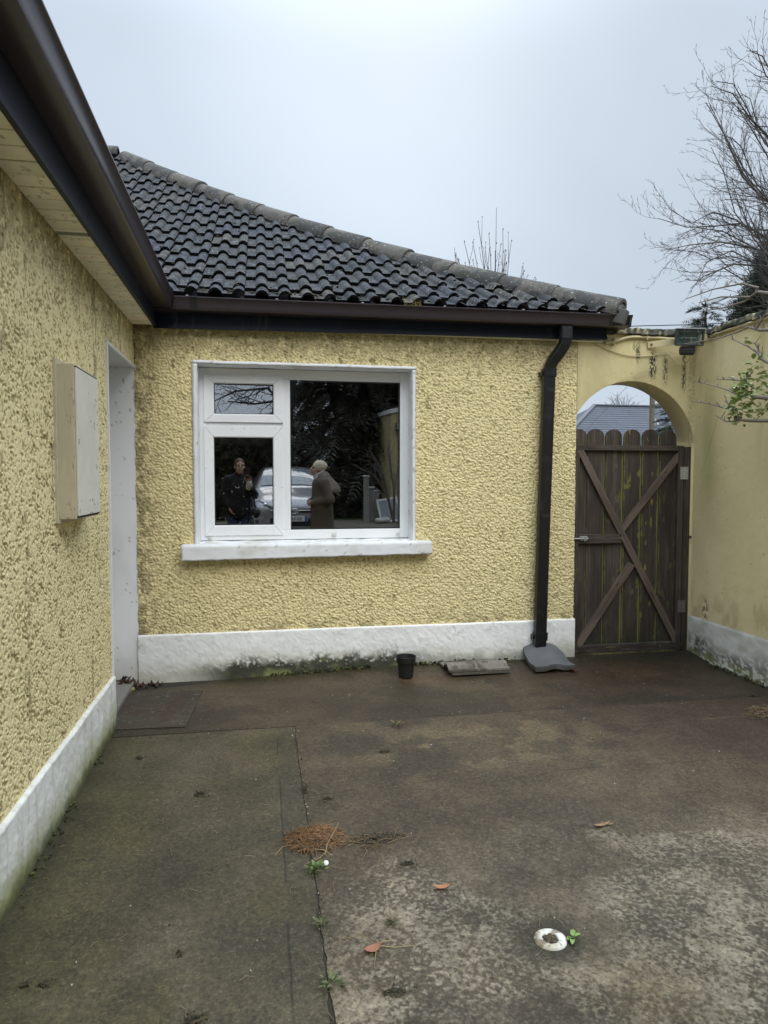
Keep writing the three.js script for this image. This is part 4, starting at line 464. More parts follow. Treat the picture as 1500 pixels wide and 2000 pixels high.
{
  const cm = mat([0.62, 0.53, 0.3], 0.7, { bumpMap: smoothBump, bumpScale: 0.002 });
  const c = thing('conduit', [4.0, 2.6, 0.02], 'yellow painted conduit running under the coping of the arch and wall', 'conduit');
  part('pipe', tube([[3.66, 2.605, 0.012], [3.72, 2.61, 0.016], [3.78, 2.63, 0.016], [3.85, 2.652, 0.016], [3.92, 2.66, 0.016], [4.1, 2.66, 0.016], [4.3, 2.655, 0.016], [4.43, 2.655, 0.03], [4.463, 2.655, 0.09], [4.466, 2.652, 0.3], [4.466, 2.65, 1.4], [4.466, 2.64, 4.0]], 0.0125, 10, 120), cm, c);
  part('clip', [3.725, 4.02].map((x) => bx(x, x + 0.012, x < 3.9 ? 2.585 : 2.64, x < 3.9 ? 2.645 : 2.68, 0.0, 0.031, 0.003)), cm, c);
  const k = thing('cable', [4.0, 2.5, 0.01], 'thin cream cable sagging across the arch wall to the floodlight', 'cable');
  part('flex', tube([[3.50, 2.62, 0.006], [3.60, 2.585, 0.008], [3.72, 2.54, 0.008], [3.86, 2.51, 0.008], [4.0, 2.508, 0.008], [4.13, 2.524, 0.01], [4.215, 2.525, 0.02], [4.24, 2.49, 0.04], [4.27, 2.44, 0.07], [4.31, 2.43, 0.1], [4.335, 2.465, 0.13], [4.333, 2.51, 0.15]], 0.0042, 8, 90), cm, k);
}
// ---------------------------------------------------------------- things by the wall
{
  const t = thing('plant_pot', [1.957, gy(1.957, 0.25), 0.25], 'black plastic plant pot standing against the white plinth', 'plant pot'), y0 = gy(1.957, 0.25);
  const g = lathe([[0, 0.004], [0.052, 0.0], [0.054, 0.004], [0.064, 0.108], [0.0705, 0.11], [0.0715, 0.114], [0.075, 0.152], [0.0765, 0.155], [0.0745, 0.158], [0.0715, 0.155], [0.0685, 0.118], [0.062, 0.1], [0.052, 0.012], [0, 0.012]], 36); g.translate(1.957, y0, 0.25); g.rotateX(0); part('pot', g, mat([0.012, 0.012, 0.012], 0.5), t);
  const s = new THREE.CircleGeometry(0.063, 24).rotateX(-Math.PI / 2).translate(1.957, y0 + 0.115, 0.25); part('soil', s, soil, t);
}
{ // two spare roof tiles lying one on the other
  const tm = (c, s) => mat([1, 1, 1], 0.9, { map: colorTex(256, 256, (u, v) => { const n = fbm(u * 5 + s, v * 5, 4), f = fbm(u * 60, v * 60, 3); return mix3(c, [0.09, 0.08, 0.06], sst(0.42, 0.6, n)).map((q) => q * (0.75 + 0.5 * f)); }), bumpMap: tileBump, bumpScale: 0.003 });
  const prof = (z) => { const d = Math.abs(z - 0.19); return d < 0.05 ? 0.034 * Math.pow(Math.cos((d / 0.05) * Math.PI / 2), 0.6) : 0; };
  const zs = [0, 0.02, 0.06, 0.1, 0.138, 0.141, 0.15, 0.165, 0.18, 0.2, 0.215, 0.23, 0.239, 0.242, 0.265, 0.285];
  const shape = (x0, x1, z0, y, th, skew, tilt) => { const P = [], I = [], UV = [], n = zs.length; for (const [xx, yy] of [[x0, 1], [x1, 1], [x1, 0], [x0, 0]]) zs.forEach((z) => { P.push(xx + skew * z, y + prof(z) + yy * th + tilt * z, z0 + z); UV.push(xx * 2, z * 2); }); for (let q = 0; q < 4; q++) for (let i = 0; i < n - 1; i++) { const a = q * n + i, b = ((q + 1) % 4) * n + i; I.push(a, a + 1, b, a + 1, b + 1, b); } for (const e of [0, n - 1]) { const a = e, b = n + e, c = 2 * n + e, d = 3 * n + e; if (e) I.push(a, d, b, b, d, c); else I.push(a, b, d, b, c, d); } return toCreasedNormals(rawGeo(P, I, null, UV).toNonIndexed(), 0.7); };
  const y0 = gy(2.5, 0.2) + 0.002;
  const a = thing('spare_roof_tile', [2.5, y0, 0.17], 'old grey roof tile lying lowest on the concrete by the wall', 'roof tile', null); part('tile', shape(2.285, 2.745, 0.03, y0, 0.016, 0.06, 0.0), tm([0.1, 0.09, 0.07], 3), a);
  const b = thing('spare_roof_tile', [2.5, y0 + 0.02, 0.17], 'old roof tile with a pale worn roll, topmost of the two by the wall', 'roof tile', null); part('tile', shape(2.265, 2.74, 0.022, y0 + 0.018, 0.016, 0.07, 0.01), tm([0.2, 0.18, 0.15], 8), b);
}
{ // concrete splash block under the downpipe
  const t = thing('drain_cover', [3.11, gy(3.1, 0.2), 0.2], 'smooth grey curved concrete block under the black downpipe', 'drain cover');
  const P = [], I = [], nx = 18, nz = 14, top = (a, b) => { const x = 2.955 + a * 0.325 + (b < 0.3 ? (0.3 - b) * (a - 0.5) * -0.15 : 0), z = 0.024 + b * 0.31; const y = 0.155 - 0.095 * b ** 1.2 - 0.07 * (2 * a - 1) ** 2 * (0.5 + 0.5 * b); return [x, Math.max(0.045, y), z]; };
  for (let j = 0; j <= nz; j++) for (let i = 0; i <= nx; i++) P.push(...top(i / nx, j / nz)); const m = P.length / 3; for (let j = 0; j <= nz; j++) for (let i = 0; i <= nx; i++) { const q = top(i / nx, j / nz); P.push(q[0] + (i / nx - 0.5) * -0.008, Math.max(0.0, q[1] - 0.04), q[2] - (j === nz ? 0.003 : 0)); }
  for (let j = 0; j < nz; j++) for (let i = 0; i < nx; i++) { const a = j * (nx + 1) + i, c = a + nx + 1; I.push(a, c, a + 1, a + 1, c, c + 1); I.push(m + a, m + a + 1, m + c, m + a + 1, m + c + 1, m + c); }
  for (let i = 0; i < nx; i++) { const a = nz * (nx + 1) + i; I.push(a, m + a, a + 1, a + 1, m + a, m + a + 1); I.push(i, i + 1, m + i, i + 1, m + i + 1, m + i); } for (let j = 0; j < nz; j++) { const a = j * (nx + 1), c = a + nx + 1; I.push(a, m + a, c, c, m + a, m + c); const e = a + nx, h = c + nx; I.push(e, h, m + e, h, m + h, m + e); }
  const g = toCreasedNormals(rawGeo(P, I).toNonIndexed(), 0.5); g.translate(0, gy(3.1, 0.2) - 0.004, 0); part('block', tint(g, (x, y, z) => { const n = fbm(x * 14, z * 14, 4); let c = mix3([0.125, 0.13, 0.138], [0.09, 0.092, 0.096], n); return mix3(c, [0.06, 0.055, 0.042], sst(0.05, 0.015, y - gy(3.1, 0.2)) * sst(0.35, 0.6, n)); }), VC(0.7, { bumpMap: tileBump, bumpScale: 0.002 }), t);
}
{ // dark sheet lying by the doorway
  const t = thing('metal_sheet', [0.2, 0.004, 0.65], 'dark flat rectangular sheet lying on the concrete by the doorway', 'sheet');
  const tex = colorTex(512, 512, (u, v) => { const n = fbm(u * 4, v * 6, 5), s = sst(0.6, 0.78, fbm(u * 6, v * 50, 3)), w = sst(0.74, 0.8, fbm(u * 30, v * 40, 3)); let c = mix3([0.036, 0.027, 0.018], [0.06, 0.047, 0.033], n); c = mix3(c, [0.045, 0.024, 0.017], sst(0.5, 0.65, fbm(u * 5 + 4, v * 5, 3)) * 0.7); c = mix3(c, [0.13, 0.12, 0.11], s * 0.3); return mix3(c, [0.3, 0.28, 0.25], w * 0.4); });
  const g = bx(-0.18, 0.447, 0.001, 0.006, 0.275, 0.985, 0.002); g.translate(-0.14, 0, -0.63); g.rotateY(-0.06); g.translate(0.152, gy(0.2, 0.6), 0.63); part('sheet', g, mat([1, 1, 1], 0.8, { map: tex, bumpMap: tileBump, bumpScale: 0.002 }), t);
}
// ---------------------------------------------------------------- litter on the concrete
{
  const r = rng(31); const Y = (x, z) => gy(x, z);
  const clod = (n, x, z, rx, rz, h, size, cols, seed) => { const q = rng(seed), L = []; for (let i = 0; i < n; i++) { const a = q() * 6.283, d = Math.sqrt(q()), px = x + Math.cos(a) * d * rx, pz = z + Math.sin(a) * d * rz, s = size * (0.45 + q() * 0.9), g = new THREE.IcosahedronGeometry(s, 0); g.scale(1.2, 0.7, 1); g.rotateY(q() * 6); g.translate(px, Y(px, pz) + s * 0.35 + h * (1 - d * d) * q(), pz); const c = mix3(cols[0], cols[1], q()); L.push(tint(g, () => c)); } return L; };
  const needles = (n, x, z, rx, rz, h, len, cols, seed, rad = 0.0011) => { const q = rng(seed), L = []; for (let i = 0; i < n; i++) { const a = q() * 6.283, d = Math.sqrt(q()), px = x + Math.cos(a) * d * rx, pz = z + Math.sin(a) * d * rz, b = q() * 6.283, l = len * (0.5 + q()), y = Y(px, pz) + 0.003 + h * (1 - d * d) * q(), dy = (q() - 0.5) * l * 0.35, k = (q() - 0.5) * l * 0.4; const g = limb([[px, y, pz, rad], [px + Math.cos(b) * l * 0.5 - Math.sin(b) * k, y + Math.abs(dy) * 0.7 + 0.002, pz + Math.sin(b) * l * 0.5 + Math.cos(b) * k, rad], [px + Math.cos(b) * l, Math.max(Y(px, pz) + 0.002, y + dy), pz + Math.sin(b) * l, rad * 0.6]], 3); const c = mix3(cols[0], cols[1], q() ** 1.3); L.push(tint(g, () => c)); } return fuse(L); };
  const vm = VC(0.95);
  { const t = thing('needle_clump', [1.11, 0, 2.43], 'mat of rusty orange pine needles lying across the slab joint', 'needle clump'); part('needles', [needles(900, 1.105, 2.425, 0.105, 0.085, 0.035, 0.042, [[0.36, 0.2, 0.095], [0.12, 0.07, 0.036]], 3)], vm, t); part('twig', [needles(22, 1.105, 2.44, 0.1, 0.09, 0.012, 0.08, [[0.42, 0.28, 0.15], [0.16, 0.1, 0.06]], 4, 0.0018)], vm, t); part('dirt', clod(60, 1.105, 2.42, 0.12, 0.1, 0.012, 0.012, [[0.03, 0.022, 0.014], [0.07, 0.05, 0.025]], 5), vm, t); }
  { const t = thing('debris_patch', [1.36, 0, 2.47], 'scatter of dark moss and twigs just past the pine needle mat', 'debris'); part('dirt', clod(260, 1.36, 2.46, 0.12, 0.04, 0.008, 0.0055, [[0.025, 0.022, 0.013], [0.07, 0.055, 0.03]], 6), vm, t); part('twig', [needles(60, 1.33, 2.49, 0.14, 0.07, 0.01, 0.05, [[0.26, 0.18, 0.1], [0.1, 0.07, 0.04]], 7, 0.0014)], vm, t); }
  const leafGeo = (x, z, L, Wd, rot, curl, tiltA) => { const P = [], I = [], n = 8; for (let i = 0; i <= n; i++) { const u = i / n, w = Wd * Math.sin(Math.PI * Math.min(1, u * 0.96 + 0.02)) ** 0.8; for (const s of [-1, 0, 1]) { const lx = (u - 0.5) * L, lz = s * w * 0.5, ly = 0.003 + curl * (u - 0.5) ** 2 * 4 + Math.abs(s) * Wd * 0.18; P.push(lx, ly, lz); } if (i) for (let k = 0; k < 2; k++) { const a = (i - 1) * 3 + k; I.push(a, a + 1, a + 3, a + 1, a + 4, a + 3); } } const g = rawGeo(P, I); g.rotateZ(tiltA); g.rotateY(rot); g.translate(x, Y(x, z) + 0.004, z); return g; };
  const leafM = (c) => mat(c, 0.8, { side: THREE.DoubleSide });
  { const t = thing('fallen_leaf', [1.536, 0, 2.85], 'pointed orange brown leaf lying beside dark moss on the rough slab', 'leaf'); part('blade', leafGeo(1.536, 2.85, 0.066, 0.024, -0.1, 0.008, 0.03), leafM([0.36, 0.16, 0.08]), t); }
  { const t = thing('fallen_leaf', [1.24, 0, 3.13], 'reddish leaf with straw across it near the slab joint', 'leaf'); part('blade', leafGeo(1.235, 3.13, 0.062, 0.034, 0.3, 0.008, 0.02), leafM([0.3, 0.13, 0.08]), t); part('straw', [needles(5, 1.26, 3.11, 0.02, 0.02, 0.01, 0.09, [[0.4, 0.32, 0.16], [0.3, 0.22, 0.1]], 12, 0.0016)], vm, t); }
  { const t = thing('fallen_leaf', [2.33, 0, 2.54], 'curled tan leaf lying alone on the brown slab away from the drain', 'leaf'); part('blade', [leafGeo(2.33, 2.54, 0.09, 0.02, 0.15, 0.01, 0), leafGeo(2.36, 2.535, 0.06, 0.014, -0.4, 0.008, 0)], leafM([0.25, 0.16, 0.08]), t); }
  { const t = thing('fallen_leaf', [3.26, 0, 0.33], 'small dark red leaf beside the concrete block under the downpipe', 'leaf'); part('blade', [leafGeo(3.27, 0.335, 0.07, 0.045, 0.2, 0.02, 0.1)], leafM([0.1, 0.025, 0.02]), t); }
  const weedLeaf = (x, y, z, L, Wd, az, el) => { const P = [], I = [], n = 4; for (let i = 0; i <= n; i++) { const u = i / n, w = Wd * Math.sin(Math.PI * (0.08 + 0.92 * u)) ** 0.7; for (const s of [-1, 0, 1]) P.push(u * L, u * L * 0.2 - u * u * L * 0.35 + Math.abs(s) * w * 0.12, s * w * 0.5); if (i) for (let k = 0; k < 2; k++) { const a = (i - 1) * 3 + k; I.push(a, a + 1, a + 3, a + 1, a + 4, a + 3); } } const g = rawGeo(P, I); g.rotateZ(el); g.rotateY(az); g.translate(x, y, z); return g; };
  const weed = (x, z, n, L, Wd, label, cols, seed, spread = 0.02) => { const t = thing('weed', [x, Y(x, z), z], label, 'weed'), q = rng(seed), M = cols.map((c) => mat(c, 0.7, { side: THREE.DoubleSide })); for (let i = 0; i < n; i++) { const a = q() * 6.283, d = q() * spread, el = 0.15 + q() * 0.7; part('leaf', weedLeaf(x + Math.cos(a) * d, Y(x, z) + 0.006 + q() * 0.012, z + Math.sin(a) * d, L * (0.6 + q() * 0.6), Wd * (0.7 + 0.5 * q()), -a, el), M[Math.floor(q() * M.length)], t); } part('stem', needles(n, x, z, spread, spread, 0.02, 0.03, [[0.1, 0.14, 0.04], [0.06, 0.08, 0.03]], seed + 1), vm, t); };
  const greens = [[0.10, 0.17, 0.035], [0.14, 0.21, 0.05], [0.075, 0.12, 0.03]];
  weed(1.095, 2.645, 26, 0.022, 0.013, 'small round leaved green weed in the joint below the pine needles', greens, 41, 0.035);
  weed(1.087, 2.98, 12, 0.024, 0.006, 'thin wiry weed in the slab joint midway to the camera', [[0.11, 0.11, 0.05], [0.08, 0.09, 0.03]], 42, 0.025);
  weed(1.09, 3.25, 22, 0.022, 0.008, 'small grassy weed in the slab joint closest to the camera', [[0.10, 0.13, 0.05], [0.13, 0.14, 0.06]], 43, 0.03);
  weed(1.883, 3.19, 6, 0.029, 0.018, 'bright green seedling growing at the rim of the white drain ring', [[0.16, 0.25, 0.06], [0.2, 0.3, 0.08]], 44, 0.006);
  weed(1.32, 3.01, 18, 0.036, 0.004, 'dry star shaped tuft of brown stalks on the rough slab', [[0.14, 0.09, 0.045], [0.09, 0.06, 0.035]], 45, 0.012);
  weed(1.695, 1.21, 10, 0.035, 0.01, 'small yellowish weed on the concrete a metre out from the plant pot', [[0.16, 0.13, 0.05], [0.1, 0.09, 0.03]], 46, 0.03);
  const mossClod = (x, z, rx, rz, label, seed, n = 26) => { const t = thing('moss_clump', [x, Y(x, z), z], label, 'moss'); part('moss', [...clod(n * 3, x, z, rx * 0.55, rz * 0.7, 0.009, 0.0042, [[0.016, 0.015, 0.009], [0.05, 0.044, 0.02]], seed + 400), ...clod(n, x + rx * 0.3, z - rz * 0.5, rx, rz * 1.5, 0.003, 0.003, [[0.03, 0.026, 0.014], [0.07, 0.06, 0.03]], seed + 300), needles(8, x, z, rx, rz * 1.3, 0.004, 0.03, [[0.2, 0.15, 0.08], [0.06, 0.045, 0.025]], seed + 200, 0.001)], vm, t); };
  mossClod(1.447, 2.667, 0.045, 0.018, 'dark oblong moss clump behind the orange leaf', 51); mossClod(1.548, 1.588, 0.05, 0.02, 'dark flat moss clump in the middle of the brown slab', 52); mossClod(1.187, 2.078, 0.035, 0.016, 'round dark moss clump just behind the pine needle mat', 53, 20); mossClod(1.095, 1.965, 0.018, 0.05, 'pair of small dark moss lumps along the slab joint', 54, 16); mossClod(0.196, 3.087, 0.02, 0.012, 'small black moss lump on the olive slab by the side wall', 55, 10); mossClod(0.249, 3.095, 0.022, 0.014, 'black moss lump beside a smaller one near the side wall', 56, 12); mossClod(0.70, 3.31, 0.04, 0.02, 'dark moss lump on the smooth slab at the bottom edge', 57, 18); mossClod(0.241, 1.43, 0.03, 0.02, 'dark moss lump on the olive slab below the metal sheet', 58, 16); mossClod(1.269, 3.31, 0.06, 0.02, 'flat dark moss and straw clump at the bottom edge of the rough slab', 59, 30); mossClod(0.598, 1.92, 0.05, 0.03, 'thin dark moss smear in the middle of the smooth slab', 60, 16); mossClod(0.63, 3.03, 0.014, 0.012, 'tiny dark moss crumb on the smooth slab', 61, 6); mossClod(4.225, 1.09, 0.03, 0.02, 'dark moss lump near the foot of the boundary wall', 62, 12);
  { const t = thing('debris_heap', [4.04, 0, 1.42], 'low heap of dead leaves and needles by the boundary wall', 'debris'); part('needles', [needles(260, 4.12, 1.42, 0.2, 0.1, 0.02, 0.05, [[0.34, 0.24, 0.14], [0.12, 0.08, 0.05]], 71, 0.0016)], vm, t); part('dirt', clod(160, 4.12, 1.42, 0.18, 0.09, 0.012, 0.007, [[0.03, 0.022, 0.014], [0.09, 0.07, 0.045]], 72), vm, t); }
  { const t = thing('leaf_heap', [-0.06, 0, 0.12], 'small heap of brown dead leaves in the doorway corner', 'debris'); const L = []; const q = rng(81); for (let i = 0; i < 46; i++) { const px = -0.14 + q() * 0.3 * q() + 0.03, pz = 0.04 + q() * 0.12, g = leafGeo(0, 0, 0.03 + q() * 0.04, 0.02 + 0.02 * q(), q() * 6, 0.02, (q() - 0.5) * 1.4); g.translate(px, Y(px, pz) + 0.01 + q() * 0.055 * sst(0.12, -0.1, px), pz); const c = mix3([0.11, 0.065, 0.04], [0.045, 0.028, 0.018], q()); L.push(tint(g, () => c)); } part('leaves', L, VC(0.9, { side: THREE.DoubleSide }), t); part('dirt', clod(50, -0.03, 0.1, 0.16, 0.06, 0.02, 0.013, [[0.04, 0.026, 0.018], [0.1, 0.065, 0.045]], 82), vm, t); }
  { const t = thing('wood_offcut', [-0.03, 0, 0.24], 'pale strip of wood lying by the leaf heap in the doorway', 'wood'); const g = new RoundedBoxGeometry(0.12, 0.02, 0.03, 1, 0.004); g.rotateY(0.45); g.translate(-0.06, Y(-0.03, 0.24) + 0.012, 0.2); part('strip', g, mat([0.36, 0.27, 0.13], 0.8), t); }
  { const t = thing('pebble', [1.134, 0, 2.615], 'white pebble beside the green weed in the slab joint', 'stone'); const g = new THREE.IcosahedronGeometry(0.012, 2); g.scale(0.9, 0.6, 1.3); part('stone', roughen(g, 0.002, 60).translate(1.134, 0.007, 2.615), mat([0.7, 0.68, 0.62], 0.7), t); }
  { const t = thing('twig', [1.19, 0, 2.43], 'single thin pale twig curving past the pine needle mat', 'twig'); part('stick', limb([[1.135, 0.006, 2.56, 0.0022], [1.15, 0.02, 2.5, 0.0022], [1.19, 0.03, 2.42, 0.0019], [1.215, 0.02, 2.34, 0.0012]], 5), mat([0.28, 0.2, 0.1], 0.8), t); }
  { const t = thing('gate_twig', [4.28, 0, 0.02], 'pale dry stick lying on the ground under the gate', 'twig'); part('stick', limb([[4.17, 0.01, 0.035, 0.006], [4.28, 0.014, 0.04, 0.006], [4.40, 0.01, 0.05, 0.004]], 5), mat([0.42, 0.3, 0.22], 0.8), t); }
  { // plastic drain ring set in the slab
    const t = thing('drain_ring', [1.812, 0, 3.178], 'white plastic ring of a drain set into the rough concrete', 'drain'), cx = 1.812, cz = 3.178; const g = lathe([[0.024, 0.001], [0.025, 0.006], [0.03, 0.0095], [0.044, 0.0095], [0.05, 0.007], [0.0525, 0.0]], 40); const p = g.attributes.position; for (let i = 0; i < p.count; i++) { const a = Math.atan2(p.getZ(i), p.getX(i)), rr2 = Math.hypot(p.getX(i), p.getZ(i)); if (rr2 < 0.035) { const k = 1 + 0.22 * (fbm(Math.cos(a) * 4 + 9, Math.sin(a) * 4 + 9, 3) - 0.5); p.setX(i, p.getX(i) * k); p.setZ(i, p.getZ(i) * k); } } g.scale(1.02, 1, 0.98); g.translate(cx, 0.0, cz); g.computeVertexNormals();
    part('ring', tint(g, (x, y, z) => { const n = fbm(x * 70, z * 70, 3); const k = fbm(x * 25 + 3, z * 25, 3); return mix3(mix3([0.66, 0.64, 0.57], [0.4, 0.34, 0.23], sst(0.4, 0.62, k) * 0.8), [0.14, 0.1, 0.06], sst(0.52, 0.62, n) * 0.8); }), VC(0.6), t); part('dirt', clod(60, cx, cz, 0.026, 0.026, 0.004, 0.006, [[0.045, 0.032, 0.02], [0.1, 0.08, 0.05]], 91), vm, t); part('straw', needles(14, cx, cz, 0.02, 0.02, 0.006, 0.02, [[0.25, 0.2, 0.1], [0.14, 0.1, 0.06]], 92), vm, t); }
  // crumbs, needles and grit that nobody could count
  { const L = []; const q = rng(101); for (let i = 0; i < 1500; i++) { const jn = q() < 0.2, z = 0.35 + q() * 3.2, x = jn && z > 1.1 ? 1.085 + (q() - 0.5) * 0.05 : jn ? 0.4 + q() * 3 : 0.1 + q() * 4.3, s = 0.0018 + 0.004 * q() ** 4, g = new THREE.TetrahedronGeometry(s, 0); g.rotateY(q() * 6); g.translate(x, Y(x, z) + s * 0.4, z); const c = q() < 0.3 ? [0.4, 0.37, 0.3] : mix3([0.03, 0.024, 0.015], [0.16, 0.12, 0.07], q()); L.push(tint(g, () => c)); } const n1 = needles(260, 1.9, 2.4, 2.0, 1.3, 0.002, 0.035, [[0.3, 0.23, 0.13], [0.12, 0.09, 0.05]], 103, 0.0009); const m = part('ground_litter', [...L, n1], vm); tag(m, 'fine grit and dry needles strewn over the concrete yard', 'litter', null, 'stuff'); }
  { // mossy growth where the yard meets the walls
    const L = []; const q = rng(111); for (let i = 0; i < 900; i++) { const which = q(); let x, z, y, s = 0.004 + 0.009 * q() ** 2; if (which < 0.62) { x = 0.75 + (q() * 0.6 + q() * 0.4) * 2.3; if (x > 2.93 && q() < 0.7) continue; if (fbm(x * 5, 3, 3) < 0.42) continue; z = 0.018 + 0.045 * q() ** 2; y = Y(x, z) + 0.025 * q() ** 2; } else if (which < 0.82) { x = 0.024 + 0.05 * q() ** 2; z = 1.0 + q() * 2.6; y = 0.01 * q(); s *= 0.7; if (fbm(z * 5, 8, 3) < 0.5) continue; } else { x = 4.47 - 0.06 * q() ** 2; z = 0.05 + q() * 1.4; y = 0.02 * q(); } const g = new THREE.IcosahedronGeometry(s, 0); g.scale(1.2, 0.8, 1); g.rotateY(q() * 6); g.translate(x, y, z); const c = mix3([0.016, 0.018, 0.008], [0.085, 0.095, 0.022], q() ** 1.6); L.push(tint(g, () => c)); } tag(part('moss', L, VC(1)), 'line of dark green moss where the concrete meets the walls', 'moss', null, 'stuff'); }
}
// ---------------------------------------------------------------- beyond the walls
{ // neighbouring house: hipped roof of slate courses
  const t = thing('neighbour_house', [17.5, 0, -27], 'neighbouring bungalow with a blue grey slate hipped roof seen through the arch', 'house');
  const s = colorTex(256, 256, (u, v) => { const n = fbm(u * 6, v * 6, 4), k = hash2(Math.floor(u * 24 + (Math.floor(v * 24) % 2) * 0.5), Math.floor(v * 24)); return [0.072, 0.08, 0.1].map((q) => q * (0.8 + 0.25 * n + 0.2 * k)); }); s.repeat.set(0.3, 0.3);
  const slateM = mat([1, 1, 1], 0.7, { map: s });
  const yE = 2.9, yR = 5.03, zE = -22.2, zR = -25.6, n = 18, courses = [], hipL = (k) => lerp(13.4, 16.8, k), hipR = (k) => lerp(26.2, 22.8, k);
  for (let i = 0; i < n; i++) { const a = i / n, b = (i + 1) / n; const P = [[hipL(a), lerp(yE, yR, a) + 0.03, lerp(zE, zR, a)], [hipR(a), lerp(yE, yR, a) + 0.03, lerp(zE, zR, a)], [hipR(b), lerp(yE, yR, b) + 0.004, lerp(zE, zR, b)], [hipL(b), lerp(yE, yR, b) + 0.004, lerp(zE, zR, b)], [hipL(a), lerp(yE, yR, a), lerp(zE, zR, a) - 0.01], [hipR(a), lerp(yE, yR, a), lerp(zE, zR, a) - 0.01]]; courses.push(rawGeo(P.flat(), [0, 1, 2, 0, 2, 3, 4, 5, 1, 4, 1, 0], null, P.flatMap((p) => [p[0], p[1] * 1.8]))); }
  const flat = (q) => rawGeo(q.flat(), [0, 1, 2, 0, 2, 3], null, q.flatMap((p) => [p[0] + p[2], p[1] * 1.8]));
  const rf = part('roof', [...courses, flat([[13.4, yE, -29], [13.4, yE, zE], [16.8, yR, zR], [16.8, yR, -25.7]]), flat([[26.2, yE, zE], [26.2, yE, -29], [22.8, yR, -25.7], [22.8, yR, zR]]), flat([[26.2, yE, -29], [13.4, yE, -29], [16.8, yR, -25.65], [22.8, yR, -25.65]])], slateM, t);
  const cap = (a, b) => beam(V(...a), V(...b), 0.2, 0.07, V(0, 1, 0), 0.02); part('ridge', [cap([16.75, yR + 0.05, zR], [22.8, yR + 0.05, zR]), cap([13.35, yE + 0.05, zE], [16.8, yR + 0.05, zR])], mat([0.13, 0.14, 0.16], 0.8), rf);
  part('wall', bx(14, 25.6, -0.05, 2.92, -28.6, -22.7), mat([0.55, 0.52, 0.45], 0.9), t);
  // lower wing whose roof shows past the hip
  const P2 = [[11.5, 2.9, -25.5], [15.5, 2.9, -25.5], [17.0, 4.75, -29], [15.6, 4.6, -29]]; part('roof', flat(P2), slateM, t); part('wall', bx(12, 15, -0.05, 2.85, -28.5, -26), mat([0.55, 0.52, 0.45], 0.9), t);
  const d = part('aerial', [beam(V(17.72, 3.88, -22.25), V(17.98, 3.96, -22.1), 0.04, 0.03, V(0, 1, 0), 0.005), beam(V(17.86, 4.1, -22.1), V(18.02, 3.88, -22.1), 0.06, 0.03, V(0, 0, 1), 0.005)], mat([0.75, 0.75, 0.75], 0.5), t);
}
{ const t = thing('utility_pole', [12.72, 0, -14], 'brown wooden utility pole standing before the neighbouring slate roof', 'pole'); part('shaft', limb([[12.72, -0.05, -14, 0.085], [12.72, 4, -14, 0.08], [12.72, 5.3, -14, 0.075]], 10), mat([0.17, 0.135, 0.105], 0.9, { bumpMap: tileBump, bumpScale: 0.01 }), t); part('cap', bx(12.62, 12.82, 5.3, 5.34, -14.1, -13.9, 0.01), mat([0.15, 0.12, 0.1], 0.9), t); }
{ const t = thing('overhead_wire', [8, 4, -6], 'thin black wire strung level above the arch wall coping', 'wire'); part('wire', tube([[2, 3.93, -6.0], [5, 4.0, -6], [7.28, 4.19, -6], [8.93, 4.30, -6], [14, 4.7, -6]], 0.008, 5, 30), mat([0.03, 0.03, 0.03], 0.6), t); }
{ const t = thing('overhead_wire', [14, 5, -14], 'thin wire slanting up from the utility pole through the arch opening', 'wire'); part('wire', tube([[12.72, 5.25, -14], [11.9, 4.25, -14.2], [10.8, 3.0, -14.5]], 0.006, 5, 12), mat([0.1, 0.1, 0.1], 0.6), t); }

// ---------------------------------------------------------------- trees
// bare branches: a path with side shoots that fork again
function shoots(out, path, depth, r, opt) {
  out.push(limb(path, depth === 0 ? 6 : depth === 1 ? 4 : 3)); if (depth >= opt.depth) return;
  const n = path.length, L = []; let tot = 0; for (let i = 1; i < n; i++) { const d = Math.hypot(path[i][0] - path[i - 1][0], path[i][1] - path[i - 1][1], path[i][2] - path[i - 1][2]); L.push(d); tot += d; }
  const count = Math.max(2, Math.round(tot * opt.density[depth]));
  for (let k = 0; k < count; k++) {
    let s = (opt.from + (1 - opt.from) * ((k + 0.2 + 0.6 * r()) / count)) * tot, i = 0; while (i < L.length - 1 && s > L[i]) { s -= L[i]; i++; }
    const u = clamp(s / L[i]), a = path[i], b = path[i + 1], p = [0, 1, 2, 3].map((q) => lerp(a[q], b[q], u)); const d = V(b[0] - a[0], b[1] - a[1], b[2] - a[2]).normalize();
    const side = V(r() - 0.5, r() - 0.5, (r() - 0.5) * opt.flat).cross(d).normalize(), ang = opt.angle * (0.6 + 0.8 * r()); const dir = d.clone().multiplyScalar(Math.cos(ang)).addScaledVector(side, Math.sin(ang)).normalize();
    const len = tot * opt.len * (0.45 + 0.8 * r()) * (1 - 0.45 * (k / count)), rad = Math.max(opt.minR, p[3] * opt.thin), N = depth + 1 >= opt.depth ? 4 : 6, q = [[p[0], p[1], p[2], rad]]; let c = V(p[0], p[1], p[2]);
    for (let m = 1; m < N; m++) { dir.addScaledVector(V(r() - 0.5, r() - 0.5 + opt.lift, r() - 0.5), opt.wig).normalize(); c = c.clone().addScaledVector(dir, len / (N - 1)); q.push([c.x, c.y, c.z, Math.max(opt.minR * 0.6, rad * (1 - 0.75 * (m / (N - 1))))]); }
    shoots(out, q, depth + 1, r, opt);
  }
}
const withR = (pts, r0, r1) => pts.map((p, i) => [...p, lerp(r0, r1, i / (pts.length - 1))]);
const barkD = mat([0.11, 0.1, 0.095], 0.95), barkG = mat([0.17, 0.15, 0.125], 0.9);
